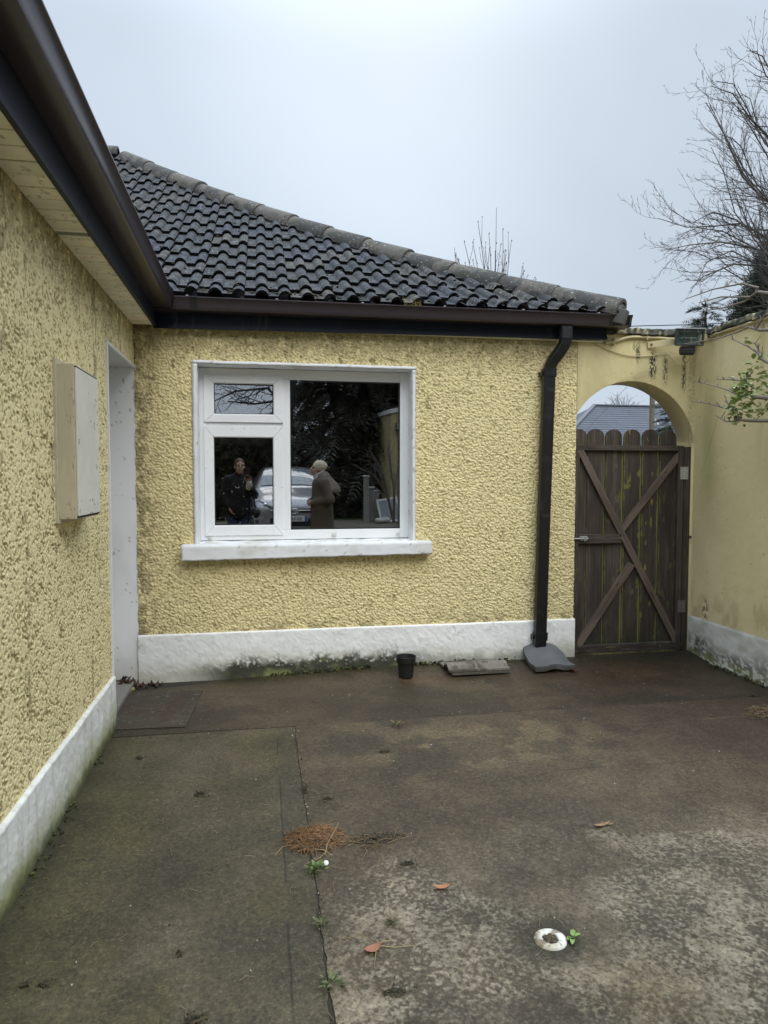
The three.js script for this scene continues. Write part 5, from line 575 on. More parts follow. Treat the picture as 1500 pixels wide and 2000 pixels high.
{ // big bare tree behind the boundary wall
  const t = thing('bare_tree', [9.9, 0, -4], 'large leafless tree with fine twigs spreading over the boundary wall', 'tree'), r = rng(201);
  part('trunk', limb([[9.9, -0.05, -4.1, 0.26], [9.85, 2.2, -4.05, 0.21], [9.75, 4.0, -4, 0.17], [9.75, 5.6, -4, 0.12], [9.65, 7.2, -4, 0.08], [9.6, 9.5, -4, 0.03]], 12), barkD, t);
  const L = [[[9.75, 4.9, -4], [8.89, 6.16, -3.9], [8.36, 6.56, -4.1], [7.75, 6.87, -4], [7.37, 7.09, -3.9], [6.96, 7.16, -3.9]], [[9.75, 4.6, -4], [8.91, 5.63, -4.2], [8.38, 5.82, -4.3], [7.86, 6.07, -4.2], [7.5, 6.64, -4.2], [7.12, 7.1, -4.2]], [[9.75, 4.2, -4], [8.93, 5.1, -3.8], [8.4, 5.29, -3.8], [7.87, 5.56, -3.7], [7.44, 5.86, -3.7], [7.12, 6.3, -3.7]], [[9.7, 3.9, -4], [8.75, 5.2, -4.4], [8.13, 5.5, -4.5], [7.54, 5.42, -4.5], [6.96, 5.34, -4.4], [6.4, 5.44, -4.4]], [[9.7, 3.6, -4], [8.41, 4.84, -4], [7.89, 4.96, -4], [7.3, 5.0, -4], [6.72, 4.93, -4], [6.24, 4.83, -4]], [[9.7, 3.6, -4], [8.6, 4.39, -3.6], [7.99, 4.59, -3.6], [7.55, 4.94, -3.6], [7.31, 5.37, -3.6]], [[9.7, 6, -4], [8.86, 7.12, -4], [8.33, 7.52, -4.1], [8.1, 7.8, -4.1], [7.85, 7.86, -4.1]], [[9.7, 3.8, -4], [8.41, 4.76, -4.2], [7.73, 4.76, -4.2], [7.14, 4.55, -4.2], [6.9, 4.36, -4.2]], [[9.7, 5, -4], [9.0, 6.4, -4.5], [8.5, 7.0, -4.6], [8.1, 7.3, -4.6]], [[9.72, 5.5, -4], [10.6, 6.8, -4], [11.4, 7.6, -4.2], [12.2, 8.0, -4.3]], [[9.72, 5.2, -4], [10.5, 6.2, -4.6], [11.6, 6.6, -5], [12.6, 6.8, -5.2]], [[9.7, 6.5, -4], [9.3, 8, -4.2], [9.0, 9.2, -4.2]]];
  const opt = { depth: 3, density: [5.6, 6.5, 7], from: 0.1, angle: 0.6, len: 0.34, thin: 0.55, minR: 0.003, wig: 0.34, lift: 0.16, flat: 0.7 }; const out = []; for (const q of [0, 1, 2]) for (const p of L) shoots(out, withR(p.map(([x, y, z], i) => [(x < 9.6 ? 9.6 - (9.6 - x) * (q === 1 ? 0.74 : q === 2 ? 0.62 : 0.86) : x), y + (i ? [0, 0.28, -0.22][q] * Math.min(1, i / 2) + (q ? 0.25 * (r() - 0.5) : 0) : 0), z - q * 0.35]), [0.022, 0.016, 0.014][q], 0.0045), 0, r, opt);
  part('branches', fuse(out), barkD, t);
}
{ // tall shrub whose upright bare shoots rise behind the roof
  const t = thing('bare_shrub', [6.95, 0, -12], 'leafless shrub of upright budded shoots rising behind the hip of the roof', 'shrub'), r = rng(211), out = [], buds = [];
  for (let i = 0; i < 30; i++) { const a = (i / 29 - 0.5) * 2, x0 = 6.85 + a * 0.6, top = 7.85 - Math.abs(a) * 1.2 + (r() - 0.5) * 0.9 - (a > 0.5 ? 0.35 : 0), lean = a * 0.75 + (r() - 0.5) * 0.55, z0 = -12 + (r() - 0.5) * 0.8; const P = []; for (let k = 0; k <= 6; k++) { const u = k / 6; P.push([x0 + lean * u * u + (r() - 0.5) * 0.04, 4.4 + (top - 4.4) * u, z0 + (r() - 0.5) * 0.06, lerp(0.018, 0.006, u)]); } out.push(limb(P, 4));
    const m = 3 + Math.floor(r() * 3); for (let k = 0; k < m; k++) { const q = P[2 + Math.floor(r() * 4)], l = 0.25 + r() * 0.5, dx = (r() - 0.5) * 0.45; out.push(limb([[q[0], q[1], q[2], 0.008], [q[0] + dx * l, q[1] + l * 0.55, q[2], 0.006], [q[0] + dx * l * 1.4, q[1] + l, q[2], 0.004]], 3)); const g = new THREE.IcosahedronGeometry(0.014, 0); g.translate(q[0] + dx * l * 1.4, q[1] + l, q[2]); buds.push(g); }
    for (let k = 2; k <= 6; k++) { const g = new THREE.IcosahedronGeometry(0.016, 0); g.scale(0.8, 1.5, 0.8); g.translate(P[k][0] + 0.012, P[k][1], P[k][2]); buds.push(g); } }
  out.push(limb([[6.95, 8.0 - 1.2, -12, 0.009], [6.96, 8.53, -12, 0.005]], 4), limb([[6.0, 5.6, -12, 0.01], [5.9, 6.6, -12, 0.009], [5.84, 7.45, -12, 0.005]], 4));
  part('shoots', fuse(out), mat([0.13, 0.11, 0.1], 0.9), t); part('buds', buds, mat([0.10, 0.085, 0.075], 0.9), t); part('trunk', limb([[6.9, -0.05, -12, 0.12], [6.95, 2.5, -12, 0.1], [6.95, 4.6, -12, 0.07]], 8), barkD, t);
}
// evergreen sprays: flat twigs with short needles either side
function spray(r, L, nN, cols) { const out = []; const P = [], I = [], Cc = []; const add = (a, b, w, c) => { const d = b.clone().sub(a), s = d.clone().cross(V(r() - 0.5, 1, r() - 0.5)).normalize().multiplyScalar(w); const k = P.length / 3; for (const q of [a.clone().add(s), a.clone().sub(s), b]) { P.push(q.x, q.y, q.z); Cc.push(...c); } I.push(k, k + 1, k + 2); };
  for (let i = 0; i < nN; i++) { const u = i / nN, p = V(u * L, -u * u * L * 0.25, 0), c = mix3(cols[0], cols[1], r()); for (const s of [-1, 1]) { const l = L * 0.3 * (1 - 0.6 * u) * (0.7 + 0.6 * r()); add(p, p.clone().add(V(l * 0.75, (r() - 0.6) * l * 0.5, s * l)), L * 0.028, c); add(p, p.clone().add(V(l * 0.7, l * (0.3 + 0.3 * r()), s * l * 0.3)), L * 0.025, c); } } const a = V(0, 0, 0); add(a, V(L, -L * 0.25, 0), L * 0.02, cols[0]); return rawGeo(P, I, null, null, Cc); }
function foliage(name, parent, n, place, protos, material, seed) { // leaf sprays as instances
  const off = offs.get(parent) ?? [0, 0, 0], per = Math.ceil(n / protos.length), r = rng(seed); protos.forEach((g, k) => { const M = new THREE.InstancedMesh(g, material, per), m = new THREE.Matrix4(), c = new THREE.Color(); for (let i = 0; i < per; i++) { const q = place(r); m.compose(V(q.p[0] - off[0], q.p[1] - off[1], q.p[2] - off[2]), q.q, V(q.s, q.s, q.s)); M.setMatrixAt(i, m); const b = q.b ?? 0.7 + 0.6 * r(); M.setColorAt(i, c.setRGB(b, b, b)); } M.name = numbered(name); M.castShadow = M.receiveShadow = true; tag(M, null, null, null, 'stuff'); parent.add(M); }); }
const quat = (r, az, el, roll) => new THREE.Quaternion().setFromEuler(new THREE.Euler(roll ?? (r() - 0.5) * 1.6, -az, el, 'YZX'));
const leafMat = phys([1, 1, 1], 0.75, { vertexColors: true, side: THREE.DoubleSide });
const rs = rng(221), dark = [[0.06, 0.085, 0.05], [0.13, 0.165, 0.09]], sprays = [0, 1, 2].map(() => spray(rs, 0.34, 12, dark));
function conifer(name, label, base, H, R, n, seed, y0 = 0.6) { const t = thing(name, base, label, 'tree'); part('trunk', limb([[base[0], -0.05, base[2], 0.02 * H], [base[0], H * 0.6, base[2], 0.012 * H], [base[0], H * 0.97, base[2], 0.02]], 8), barkD, t);
  const r0 = rng(seed + 1), bl = []; for (let i = 0; i < 60; i++) { const u = r0(), y = lerp(y0, H * 0.96, u), a = r0() * 6.283, l = R * (1 - u) ** 0.75 * (0.75 + 0.35 * r0()); bl.push(limb([[base[0], y, base[2], 0.03 * (1 - u) + 0.008], [base[0] + Math.cos(a) * l * 0.55, y - l * 0.06, base[2] + Math.sin(a) * l * 0.55, 0.015], [base[0] + Math.cos(a) * l, y - l * 0.02, base[2] + Math.sin(a) * l, 0.006]], 4)); } part('branches', fuse(bl), barkD, t);
  foliage('foliage', t, n, (r) => { const u = r() ** 1.15, lay = Math.floor(u * 16) / 16, y = lerp(y0, H, u * 0.75 + lay * 0.25), a = r() * 6.283, Rm = R * (1 - u) ** 0.8 * (0.82 + 0.3 * fbm(a * 1.3 + seed, y * 1.1, 2)) + 0.08, d = Rm * (0.35 + 0.65 * Math.sqrt(r())), droop = -d * 0.06 + (r() - 0.5) * 0.25; return { p: [base[0] + Math.cos(a) * d, y + droop, base[2] + Math.sin(a) * d], q: quat(r, a + (r() - 0.5) * 0.9, 0.1 - 0.3 * r()), s: 0.75 + 0.7 * r(), b: 0.45 + 0.7 * r() }; }, sprays, leafMat, seed); return t; }
conifer('conifer', 'dark spruce beside the boundary wall behind the bare twigs', [10.3, 0, -5.6], 6.0, 1.6, 5200, 231, 2.2);
conifer('conifer', 'small dark spruce tip showing just above the wall coping by the floodlight', [8.95, 0, -6.2], 4.68, 0.24, 110, 233, 2.9);
conifer('conifer', 'spruce with drooping sprays hanging in front of the slate roof through the arch', [11.72, 0, -11.0], 4.4, 0.72, 380, 235, 1.2);
{ const t = thing('bare_tree', [20.8, 0, -30], 'small round leafless tree top above the ridge of the neighbouring house', 'tree'), r = rng(241), out = []; for (let i = 0; i < 26; i++) { const a = lerp(-1.25, 1.25, i / 25), l = 1.0 + 0.35 * r(), P = []; for (let k = 0; k <= 3; k++) { const u = k / 3; P.push([20.8 + Math.sin(a) * l * u, 4.9 + Math.cos(a) * l * u * 1.05, -30 + (r() - 0.5) * 0.5 * u, lerp(0.02, 0.007, u)]); } shoots(out, P, 1, r, { depth: 2, density: [0, 5], from: 0.25, angle: 0.5, len: 0.4, thin: 0.6, minR: 0.007, wig: 0.2, lift: 0.1, flat: 1 }); } part('branches', fuse(out), mat([0.1, 0.09, 0.08], 0.9), t); part('trunk', limb([[20.8, -0.05, -30, 0.15], [20.8, 5, -30, 0.08]], 8), barkD, t); }
{ // apple tree by the boundary wall, its twigs reaching into view
  const t = thing('apple_tree', [4.12, 0, 2.1], 'gnarled fruit tree with budding green leaves growing against the boundary wall', 'tree'), r = rng(251), out = [], tips = [];
  part('trunk', limb([[4.15, -0.05, 2.15, 0.085], [4.18, 0.7, 2.1, 0.075], [4.2, 1.4, 2.0, 0.06], [4.2, 1.9, 1.95, 0.055], [4.2, 2.5, 1.9, 0.035], [4.15, 3.0, 1.9, 0.015]], 10), barkG, t);
  const limbs = [[[4.2, 2.3, 1.9], [4.2, 2.62, 1.45], [4.2, 2.76, 1.06], [4.2, 2.73, 0.93], [4.2, 2.73, 0.76], [4.2, 2.76, 0.55]], [[4.2, 2.2, 1.95], [4.2, 2.42, 1.5], [4.2, 2.5, 1.08], [4.2, 2.54, 0.99], [4.2, 2.53, 0.87], [4.2, 2.53, 0.65], [4.2, 2.565, 0.27]], [[4.2, 2.51, 1.06], [4.2, 2.58, 1.12], [4.2, 2.66, 1.22]], [[4.2, 2.0, 1.95], [4.2, 2.2, 1.3], [4.2, 2.3, 1.13], [4.2, 2.34, 1.1], [4.2, 2.41, 0.98], [4.2, 2.5, 0.8]], [[4.2, 2.34, 1.1], [4.2, 2.38, 1.09], [4.2, 2.42, 1.06]], [[4.2, 1.8, 1.95], [4.2, 2.0, 1.4], [4.2, 2.06, 1.04], [4.2, 2.08, 0.95], [4.2, 2.13, 0.84], [4.2, 2.19, 0.67], [4.2, 2.24, 0.49]], [[4.2, 2.08, 0.95], [4.2, 2.13, 0.89], [4.2, 2.13, 0.82]], [[4.2, 1.7, 1.95], [4.2, 1.86, 1.5], [4.2, 1.89, 1.1], [4.2, 1.91, 0.97], [4.2, 1.95, 0.92], [4.2, 1.99, 0.88], [4.2, 2.1, 0.81]], [[4.2, 1.91, 0.97], [4.2, 1.905, 0.9], [4.2, 1.91, 0.8], [4.2, 1.97, 0.66]], [[4.2, 1.99, 0.89], [4.2, 2.01, 0.78], [4.2, 2.07, 0.55], [4.2, 2.1, 0.38]], [[4.2, 2.12, 1.05], [4.2, 2.18, 0.94], [4.2, 2.21, 0.8], [4.2, 2.23, 0.68]], [[4.2, 2.07, 0.96], [4.2, 2.14, 0.96], [4.2, 2.19, 1.0], [4.2, 2.23, 1.03]], [[4.2, 2.78, 1.08], [4.22, 2.86, 0.9], [4.2, 2.9, 0.6], [4.2, 2.92, 0.25]], [[4.2, 2.74, 1.0], [4.2, 2.82, 0.7], [4.2, 2.84, 0.45]], [[4.2, 2.3, 1.9], [4.1, 2.7, 2.4], [4.0, 3.0, 2.9]], [[4.2, 1.9, 1.95], [4.05, 2.2, 2.6], [3.95, 2.5, 3.1]]];
  limbs.forEach((p, i) => { const q = p.map((a, k) => [a[0] + (r() - 0.5) * 0.03 * (k > 0 ? 1 : 0) - (i === 7 || i === 5 ? 0.05 : 0), a[1], a[2]]); const big = p.length >= 5; const w = withR(q, big ? 0.019 : 0.008, big ? 0.0038 : 0.003); if (big) for (let k = 0; k < w.length; k++) w[k][3] = [0.024, 0.017, 0.0105, 0.0075, 0.0055, 0.004, 0.0028][k]; out.push(limb(w, 6));
    for (let k = big ? 2 : 1; k < q.length; k++) { const n = 2 + Math.floor(r() * 3); for (let m = 0; m < n; m++) { const u = r(), a = q[k - 1], b = q[k], s = [0, 1, 2].map((c) => lerp(a[c], b[c], u)), l = 0.02 + 0.07 * r() * r(), d = V((r() - 0.5) * 0.8, 0.2 + r(), (r() - 0.6)).normalize(); const e = [s[0] + d.x * l, s[1] + d.y * l, s[2] + d.z * l]; out.push(limb([[...s, 0.0035], [...e.map((v, c) => lerp(s[c], v, 0.6) + (r() - 0.5) * 0.008), 0.003], [...e, 0.0022]], 4)); tips.push(e); } if (i !== 9 && i !== 4) tips.push(q[k]); } });
  part('branches', fuse(out), mat([0.2, 0.17, 0.14], 0.9), t);
  const LM = [[0.24, 0.32, 0.08], [0.33, 0.4, 0.13], [0.19, 0.25, 0.065], [0.38, 0.42, 0.18]].map((c) => phys(c, 0.65, { side: THREE.DoubleSide, transmission: 0.3, thickness: 0 }));
  const leafShape = (L) => { const P = [], I = [], n = 4; for (let i = 0; i <= n; i++) { const u = i / n, w = 0.62 * L * Math.sin(Math.PI * (0.06 + 0.94 * u)) ** 0.8; for (const s of [-1, 0, 1]) P.push(u * L, Math.abs(s) * w * 0.2 - u * u * L * 0.25, s * w * 0.5); if (i) for (let k = 0; k < 2; k++) { const a = (i - 1) * 3 + k; I.push(a, a + 1, a + 3, a + 1, a + 4, a + 3); } } return rawGeo(P, I); };
  const LG = [0.03, 0.04, 0.05].map(leafShape);
  const put = (e, n, sp) => { for (let m = 0; m < n; m++) { const me = new THREE.Mesh(LG[Math.floor(r() * 3)], LM[Math.floor(r() * 4)]); me.name = numbered('leaf'); me.castShadow = me.receiveShadow = true; me.position.set(e[0] - 4.12 + (r() - 0.5) * sp, e[1] + (r() - 0.5) * sp, e[2] - 2.1 + (r() - 0.5) * sp); me.quaternion.copy(quat(r, r() * 6.283, (r() - 0.3) * 1.3)); t.add(me); } };
  let left = 230; for (const e of tips) { const dense = Math.exp(-(((e[1] - 2.02) / 0.17) ** 2)) * sst(0.75, 1.05, e[2]); const n = e[2] < 0.7 ? 0 : Math.round((0.25 + 2.2 * dense) * (0.5 + r()) * (e[1] > 2.6 ? 0.5 : 1)); if (n && left > 0) { put(e, Math.min(n, left), 0.03); left -= n; } }
  put([4.15, 1.90, 0.94], 3, 0.04); put([4.2, 1.87, 0.93], 3, 0.05); put([4.18, 2.44, 1.02], 5, 0.06); put([4.18, 2.03, 1.06], 110, 0.24); put([4.18, 2.08, 0.98], 30, 0.16); put([4.18, 2.26, 1.08], 14, 0.16); put([4.18, 2.16, 1.0], 14, 0.14); put([4.18, 2.12, 1.16], 16, 0.18); put([4.18, 1.98, 1.04], 22, 0.15);
}
// ---------------------------------------------------------------- behind the camera: what the window reflects
// bodies as one smooth surface: a field of tapered capsules, joined softly and meshed with surface nets
function netMesh(field, lo, hi, cell) {
  const n = [0, 1, 2].map((i) => Math.ceil((hi[i] - lo[i]) / cell) + 1), [nx, ny, nz] = n, F = new Float32Array(nx * ny * nz), id = (i, j, k) => (k * ny + j) * nx + i;
  for (let k = 0; k < nz; k++) for (let j = 0; j < ny; j++) for (let i = 0; i < nx; i++) F[id(i, j, k)] = field(lo[0] + i * cell, lo[1] + j * cell, lo[2] + k * cell);
  const vid = new Int32Array(nx * ny * nz).fill(-1), P = [], I = [];
  for (let k = 0; k < nz - 1; k++) for (let j = 0; j < ny - 1; j++) for (let i = 0; i < nx - 1; i++) { let m = 0; const f = []; for (let c = 0; c < 8; c++) { const v = F[id(i + (c & 1), j + ((c >> 1) & 1), k + (c >> 2))]; f.push(v); if (v < 0) m |= 1 << c; } if (m === 0 || m === 255) continue; let sx = 0, sy = 0, sz = 0, e = 0;
    for (let a = 0; a < 8; a++) for (const d of [1, 2, 4]) { if (a & d) continue; const b = a | d; if ((f[a] < 0) === (f[b] < 0)) continue; const t = f[a] / (f[a] - f[b]); sx += (a & 1) + (d === 1 ? t : 0); sy += ((a >> 1) & 1) + (d === 2 ? t : 0); sz += (a >> 2) + (d === 4 ? t : 0); e++; }
    vid[id(i, j, k)] = P.length / 3; P.push(lo[0] + (i + sx / e) * cell, lo[1] + (j + sy / e) * cell, lo[2] + (k + sz / e) * cell); }
  const quad = (a, b, c, d, fl) => { if (a < 0 || b < 0 || c < 0 || d < 0) return; if (fl) I.push(a, b, c, a, c, d); else I.push(a, c, b, a, d, c); };
  for (let k = 1; k < nz - 1; k++) for (let j = 1; j < ny - 1; j++) for (let i = 1; i < nx - 1; i++) { const a = F[id(i, j, k)] < 0; if (a !== F[id(i + 1, j, k)] < 0) quad(vid[id(i, j - 1, k - 1)], vid[id(i, j, k - 1)], vid[id(i, j, k)], vid[id(i, j - 1, k)], a); if (a !== F[id(i, j + 1, k)] < 0) quad(vid[id(i - 1, j, k - 1)], vid[id(i - 1, j, k)], vid[id(i, j, k)], vid[id(i, j, k - 1)], a); if (a !== F[id(i, j, k + 1)] < 0) quad(vid[id(i - 1, j - 1, k)], vid[id(i, j - 1, k)], vid[id(i, j, k)], vid[id(i - 1, j, k)], a); }
  return rawGeo(P, I);
}
const cap = (a, b, ra, rb, flat) => { const d = [b[0] - a[0], b[1] - a[1], b[2] - a[2]], L2 = d[0] ** 2 + d[1] ** 2 + d[2] ** 2 || 1e-9; return (x, y, z) => { const t = clamp(((x - a[0]) * d[0] + (y - a[1]) * d[1] + (z - a[2]) * d[2]) / L2), px = x - a[0] - d[0] * t, py = y - a[1] - d[1] * t, pz = z - a[2] - d[2] * t; const r = ra + (rb - ra) * t; return flat ? (Math.hypot(px / flat[0], py, pz / flat[1]) - r) * Math.min(flat[0], flat[1], 1) : Math.hypot(px, py, pz) - r; }; };
const ell = (c, r) => (x, y, z) => { const k = Math.hypot((x - c[0]) / r[0], (y - c[1]) / r[1], (z - c[2]) / r[2]); return (k - 1) * Math.min(...r); };
const join = (list, k) => (x, y, z) => { let m = 1e9; for (const f of list) { const v = f(x, y, z), h = clamp(0.5 + (0.5 * (m - v)) / k); m = m === 1e9 ? v : m + (v - m) * h - k * h * (1 - h); } return m; };
const turnY = (a) => { const c = Math.cos(a), s = Math.sin(a); return (p) => [p[0] * c + p[2] * s, p[1], -p[0] * s + p[2] * c]; };
// head looking along -z, centre at the middle of the skull
function headGeo() {
  const f = join([ell([0, 0.02, 0.012], [0.074, 0.098, 0.092]), ell([0, -0.055, -0.03], [0.055, 0.062, 0.06]), ell([0, -0.1, -0.045], [0.03, 0.025, 0.03]), cap([0, -0.06, 0.03], [0, -0.17, 0.04], 0.05, 0.052), ell([0, -0.012, -0.095], [0.012, 0.022, 0.018]), cap([0, 0.02, -0.078], [0, -0.022, -0.104], 0.008, 0.011), ell([0, -0.058, -0.083], [0.024, 0.009, 0.012]), ell([-0.076, -0.01, 0.015], [0.01, 0.03, 0.02]), ell([0.076, -0.01, 0.015], [0.01, 0.03, 0.02]), ell([-0.04, -0.03, -0.06], [0.025, 0.025, 0.02]), ell([0.04, -0.03, -0.06], [0.025, 0.025, 0.02]), cap([-0.05, 0.03, -0.068], [0.05, 0.03, -0.068], 0.012, 0.012)], 0.014);
  const eye = (x, y, z) => Math.min(Math.hypot(x - 0.031, (y - 0.008) * 1.3, z + 0.093), Math.hypot(x + 0.031, (y - 0.008) * 1.3, z + 0.093)) - 0.016; const g2 = (x, y, z) => Math.max(f(x, y, z), -eye(x, y, z) * 0.6 - 0.004);
  return netMesh(g2, [-0.1, -0.18, -0.13], [0.1, 0.13, 0.12], 0.005);
}
function eyes() { return [-0.031, 0.031].map((x) => new THREE.SphereGeometry(0.011, 10, 8).translate(x, 0.008, -0.077)); }
// right hand, wrist at the origin, fingers along +y, palm towards -z, thumb on the -x side
function handGeo(curl = 0.5, mirror = 1) {
  const L = [], fin = [[-0.027, 0.085, 0.072], [-0.009, 0.09, 0.08], [0.009, 0.087, 0.074], [0.026, 0.078, 0.06]];
  L.push(cap([-0.012, 0.015, 0], [-0.02, 0.075, 0], 0.017, 0.014), cap([0.01, 0.015, 0], [0.018, 0.07, 0], 0.017, 0.013), cap([0, 0.01, 0], [0, 0.075, 0], 0.017, 0.014), cap([0, -0.03, 0], [0, 0.02, 0], 0.024, 0.02)); const palm = join(L, 0.014); const F = [palm];
  for (const [x, y, l] of fin) { let p = [x, y - 0.01, 0], a = curl * 0.5; const seg = [0.44, 0.32, 0.24]; const ch = []; seg.forEach((s, i) => { const q = [p[0] + x * 0.15 * s, p[1] + Math.cos(a) * l * s, p[2] - Math.sin(a) * l * s]; ch.push(cap(p, q, 0.0088 - i * 0.0008, 0.0083 - i * 0.0009)); p = q; a += curl * 0.75; }); F.push(join(ch, 0.003)); }
  const th = join([cap([-0.022, 0.02, -0.002], [-0.044, 0.05, -0.014], 0.013, 0.0105), cap([-0.044, 0.05, -0.014], [-0.05, 0.078, -0.026], 0.0102, 0.009), cap([-0.05, 0.078, -0.026], [-0.045, 0.098, -0.034], 0.009, 0.0078)], 0.004); F.push(th);
  const g = netMesh(join(F, 0.0045), [-0.08, -0.06, -0.11], [0.06, 0.2, 0.04], 0.0032); if (mirror < 0) { g.scale(-1, 1, 1); const a = g.index.array; for (let i = 0; i < a.length; i += 3) { const t = a[i]; a[i] = a[i + 1]; a[i + 1] = t; } g.computeVertexNormals(); } return g;
}
const place = (g, yaw, pos, pitch = 0, roll = 0) => g.applyMatrix4(new THREE.Matrix4().makeRotationFromEuler(new THREE.Euler(pitch, yaw, roll, 'YXZ')).setPosition(...pos));
const aim = (g, from, to, facing) => { const y = V(...to).sub(V(...from)).normalize(), z = V(...facing).multiplyScalar(-1); z.addScaledVector(y, -y.dot(z)).normalize(); const x = y.clone().cross(z); return g.applyMatrix4(new THREE.Matrix4().makeBasis(x, y, z).setPosition(...from)); };
const skin = (c) => mat(c, 0.6);
function legs(c, top, feet, r) { return join([cap([c[0] - 0.09, top, c[2]], [c[0] - 0.09, 0.48, c[2] - 0.01], r, r * 0.68), cap([c[0] - 0.09, 0.48, c[2] - 0.01], [feet[0][0], 0.09, feet[0][2]], r * 0.68, r * 0.55), cap([c[0] + 0.09, top, c[2]], [c[0] + 0.09, 0.48, c[2] - 0.01], r, r * 0.68), cap([c[0] + 0.09, 0.48, c[2] - 0.01], [feet[1][0], 0.09, feet[1][2]], r * 0.68, r * 0.55), cap([c[0] - 0.06, top, c[2]], [c[0] + 0.06, top, c[2]], r * 1.25, r * 1.25)], 0.03); }
const shoe = (x, z, yaw) => place(netMesh(join([cap([0, 0.035, 0.06], [0, 0.032, -0.12], 0.038, 0.034), cap([0, 0.06, 0.05], [0, 0.09, 0.05], 0.042, 0.04)], 0.02), [-0.08, -0.01, -0.19], [0.08, 0.15, 0.13], 0.01), yaw, [x, 0.0, z]);
{ // the photographer, in a dark jacket, phone held up before the face
  const cx = 0.735, cz = 5.56, t = thing('person', [cx, 0, cz], 'person in a dark jacket and blue jeans holding up a phone, mirrored in the window', 'person');
  const sh = [[cx - 0.155, 1.335, cz], [cx + 0.155, 1.335, cz]], elR = [cx + 0.25, 1.1, cz - 0.06], wrR = [0.905, 1.30, 5.262], elL = [cx - 0.24, 1.08, cz - 0.04], wrL = [cx - 0.15, 0.93, cz - 0.1];
  const head = place(headGeo(), -0.12, [0.762, 1.555, cz - 0.08], 0.05), body = [head, netMesh(join([cap([cx, 1.34, cz], [cx, 1.0, cz], 0.11, 0.11), cap([0.757, 1.47, cz - 0.045], [cx, 1.33, cz], 0.048, 0.06), cap(sh[1], elR, 0.045, 0.036), cap(elR, wrR, 0.034, 0.026), cap(sh[0], elL, 0.045, 0.036), cap(elL, wrL, 0.034, 0.026)], 0.03), [cx - 0.36, 0.8, 5.2], [cx + 0.36, 1.54, cz + 0.2], 0.014)];
  const hR = aim(handGeo(0.55), wrR, [0.893, 1.40, 5.232], [-0.35, 0.05, -1]); const hL = aim(handGeo(0.45, -1), wrL, [cx - 0.11, 0.84, cz - 0.1], [0.9, 0, -0.3]);
  part('body', [...body, hR, hL], skin([0.46, 0.28, 0.21]), t); part('eyes', place(merged(eyes()), -0.12, [0.762, 1.555, cz - 0.08], 0.05), mat([0.05, 0.035, 0.03], 0.3), t);
  part('hair', place(netMesh((x, y, z) => Math.max(join([ell([0, 0.03, 0.022], [0.083, 0.1, 0.096]), ell([0, -0.02, 0.1], [0.03, 0.035, 0.03])], 0.02)(x, y, z), -(ell([0, -0.03, -0.085], [0.066, 0.098, 0.07])(x, y, z)), -0.5 * (y + 0.085)), [-0.11, -0.12, -0.11], [0.11, 0.15, 0.15], 0.007), -0.12, [0.762, 1.555, cz - 0.08], 0.05), mat([0.075, 0.042, 0.025], 0.7), t);
  const jf = join([cap([cx, 1.30, cz], [cx, 0.84, cz], 0.145, 0.16, [1.22, 0.9]), cap(sh[0], sh[1], 0.068, 0.068), cap([cx, 1.36, cz - 0.01], [0.75, 1.42, cz - 0.03], 0.085, 0.075), cap(sh[1], elR, 0.07, 0.06), cap(elR, [0.905, 1.255, 5.3], 0.062, 0.05), cap(sh[0], elL, 0.07, 0.06), cap(elL, [cx - 0.15, 0.93, cz - 0.1], 0.06, 0.056)], 0.04);
  const jack = part('jacket', netMesh(jf, [cx - 0.42, 0.66, 5.2], [cx + 0.42, 1.56, cz + 0.3], 0.016), mat([0.012, 0.012, 0.014], 0.85), t);
  part('cuff', netMesh(join([cap([0.905, 1.268, 5.288], [0.905, 1.30, 5.265], 0.044, 0.042), cap([0.906, 1.262, 5.29], [0.90, 1.23, 5.32], 0.05, 0.05)], 0.01), [0.82, 1.15, 5.18], [0.99, 1.38, 5.42], 0.008), mat([0.62, 0.58, 0.52], 0.9), t);
  const wing = (s) => { const w = new THREE.Shape(); w.moveTo(0, -0.012); w.quadraticCurveTo(s * 0.014, 0.01, s * 0.034, 0.014); w.quadraticCurveTo(s * 0.03, -0.002, s * 0.018, -0.008); w.quadraticCurveTo(s * 0.01, -0.016, 0, -0.012); return new THREE.ExtrudeGeometry(w, { depth: 0.003, bevelEnabled: false }).rotateY(Math.PI).translate(0.725, 1.225, cz - 0.141); }; part('emblem', [wing(1), wing(-1)], mat([0.8, 0.8, 0.8], 0.6, { side: THREE.DoubleSide }), jack);
  part('trousers', netMesh(legs([cx, 0, cz], 0.84, [[cx - 0.11, 0, cz], [cx + 0.11, 0, cz - 0.02]], 0.098), [cx - 0.3, 0.03, cz - 0.25], [cx + 0.3, 1.0, cz + 0.25], 0.018), mat([0.03, 0.045, 0.11], 0.9), t);
  part('shoe', shoe(cx - 0.11, cz, 0.1), mat([0.3, 0.3, 0.3], 0.7), t); part('shoe', shoe(cx + 0.11, cz - 0.02, -0.1), mat([0.3, 0.3, 0.3], 0.7), t);
  const ph = thing('phone', [0.885, 1.435, 5.199], 'black mobile phone held upright in the hand of the person with the jacket', 'phone'); part('case', new RoundedBoxGeometry(0.074, 0.155, 0.009, 2, 0.004).translate(0.882, 1.452, 5.2005), mat([0.015, 0.015, 0.017], 0.4), ph); part('screen', bx(0.848, 0.916, 1.379, 1.525, 5.2052, 5.2062), mat([0.02, 0.02, 0.025], 0.1), ph);
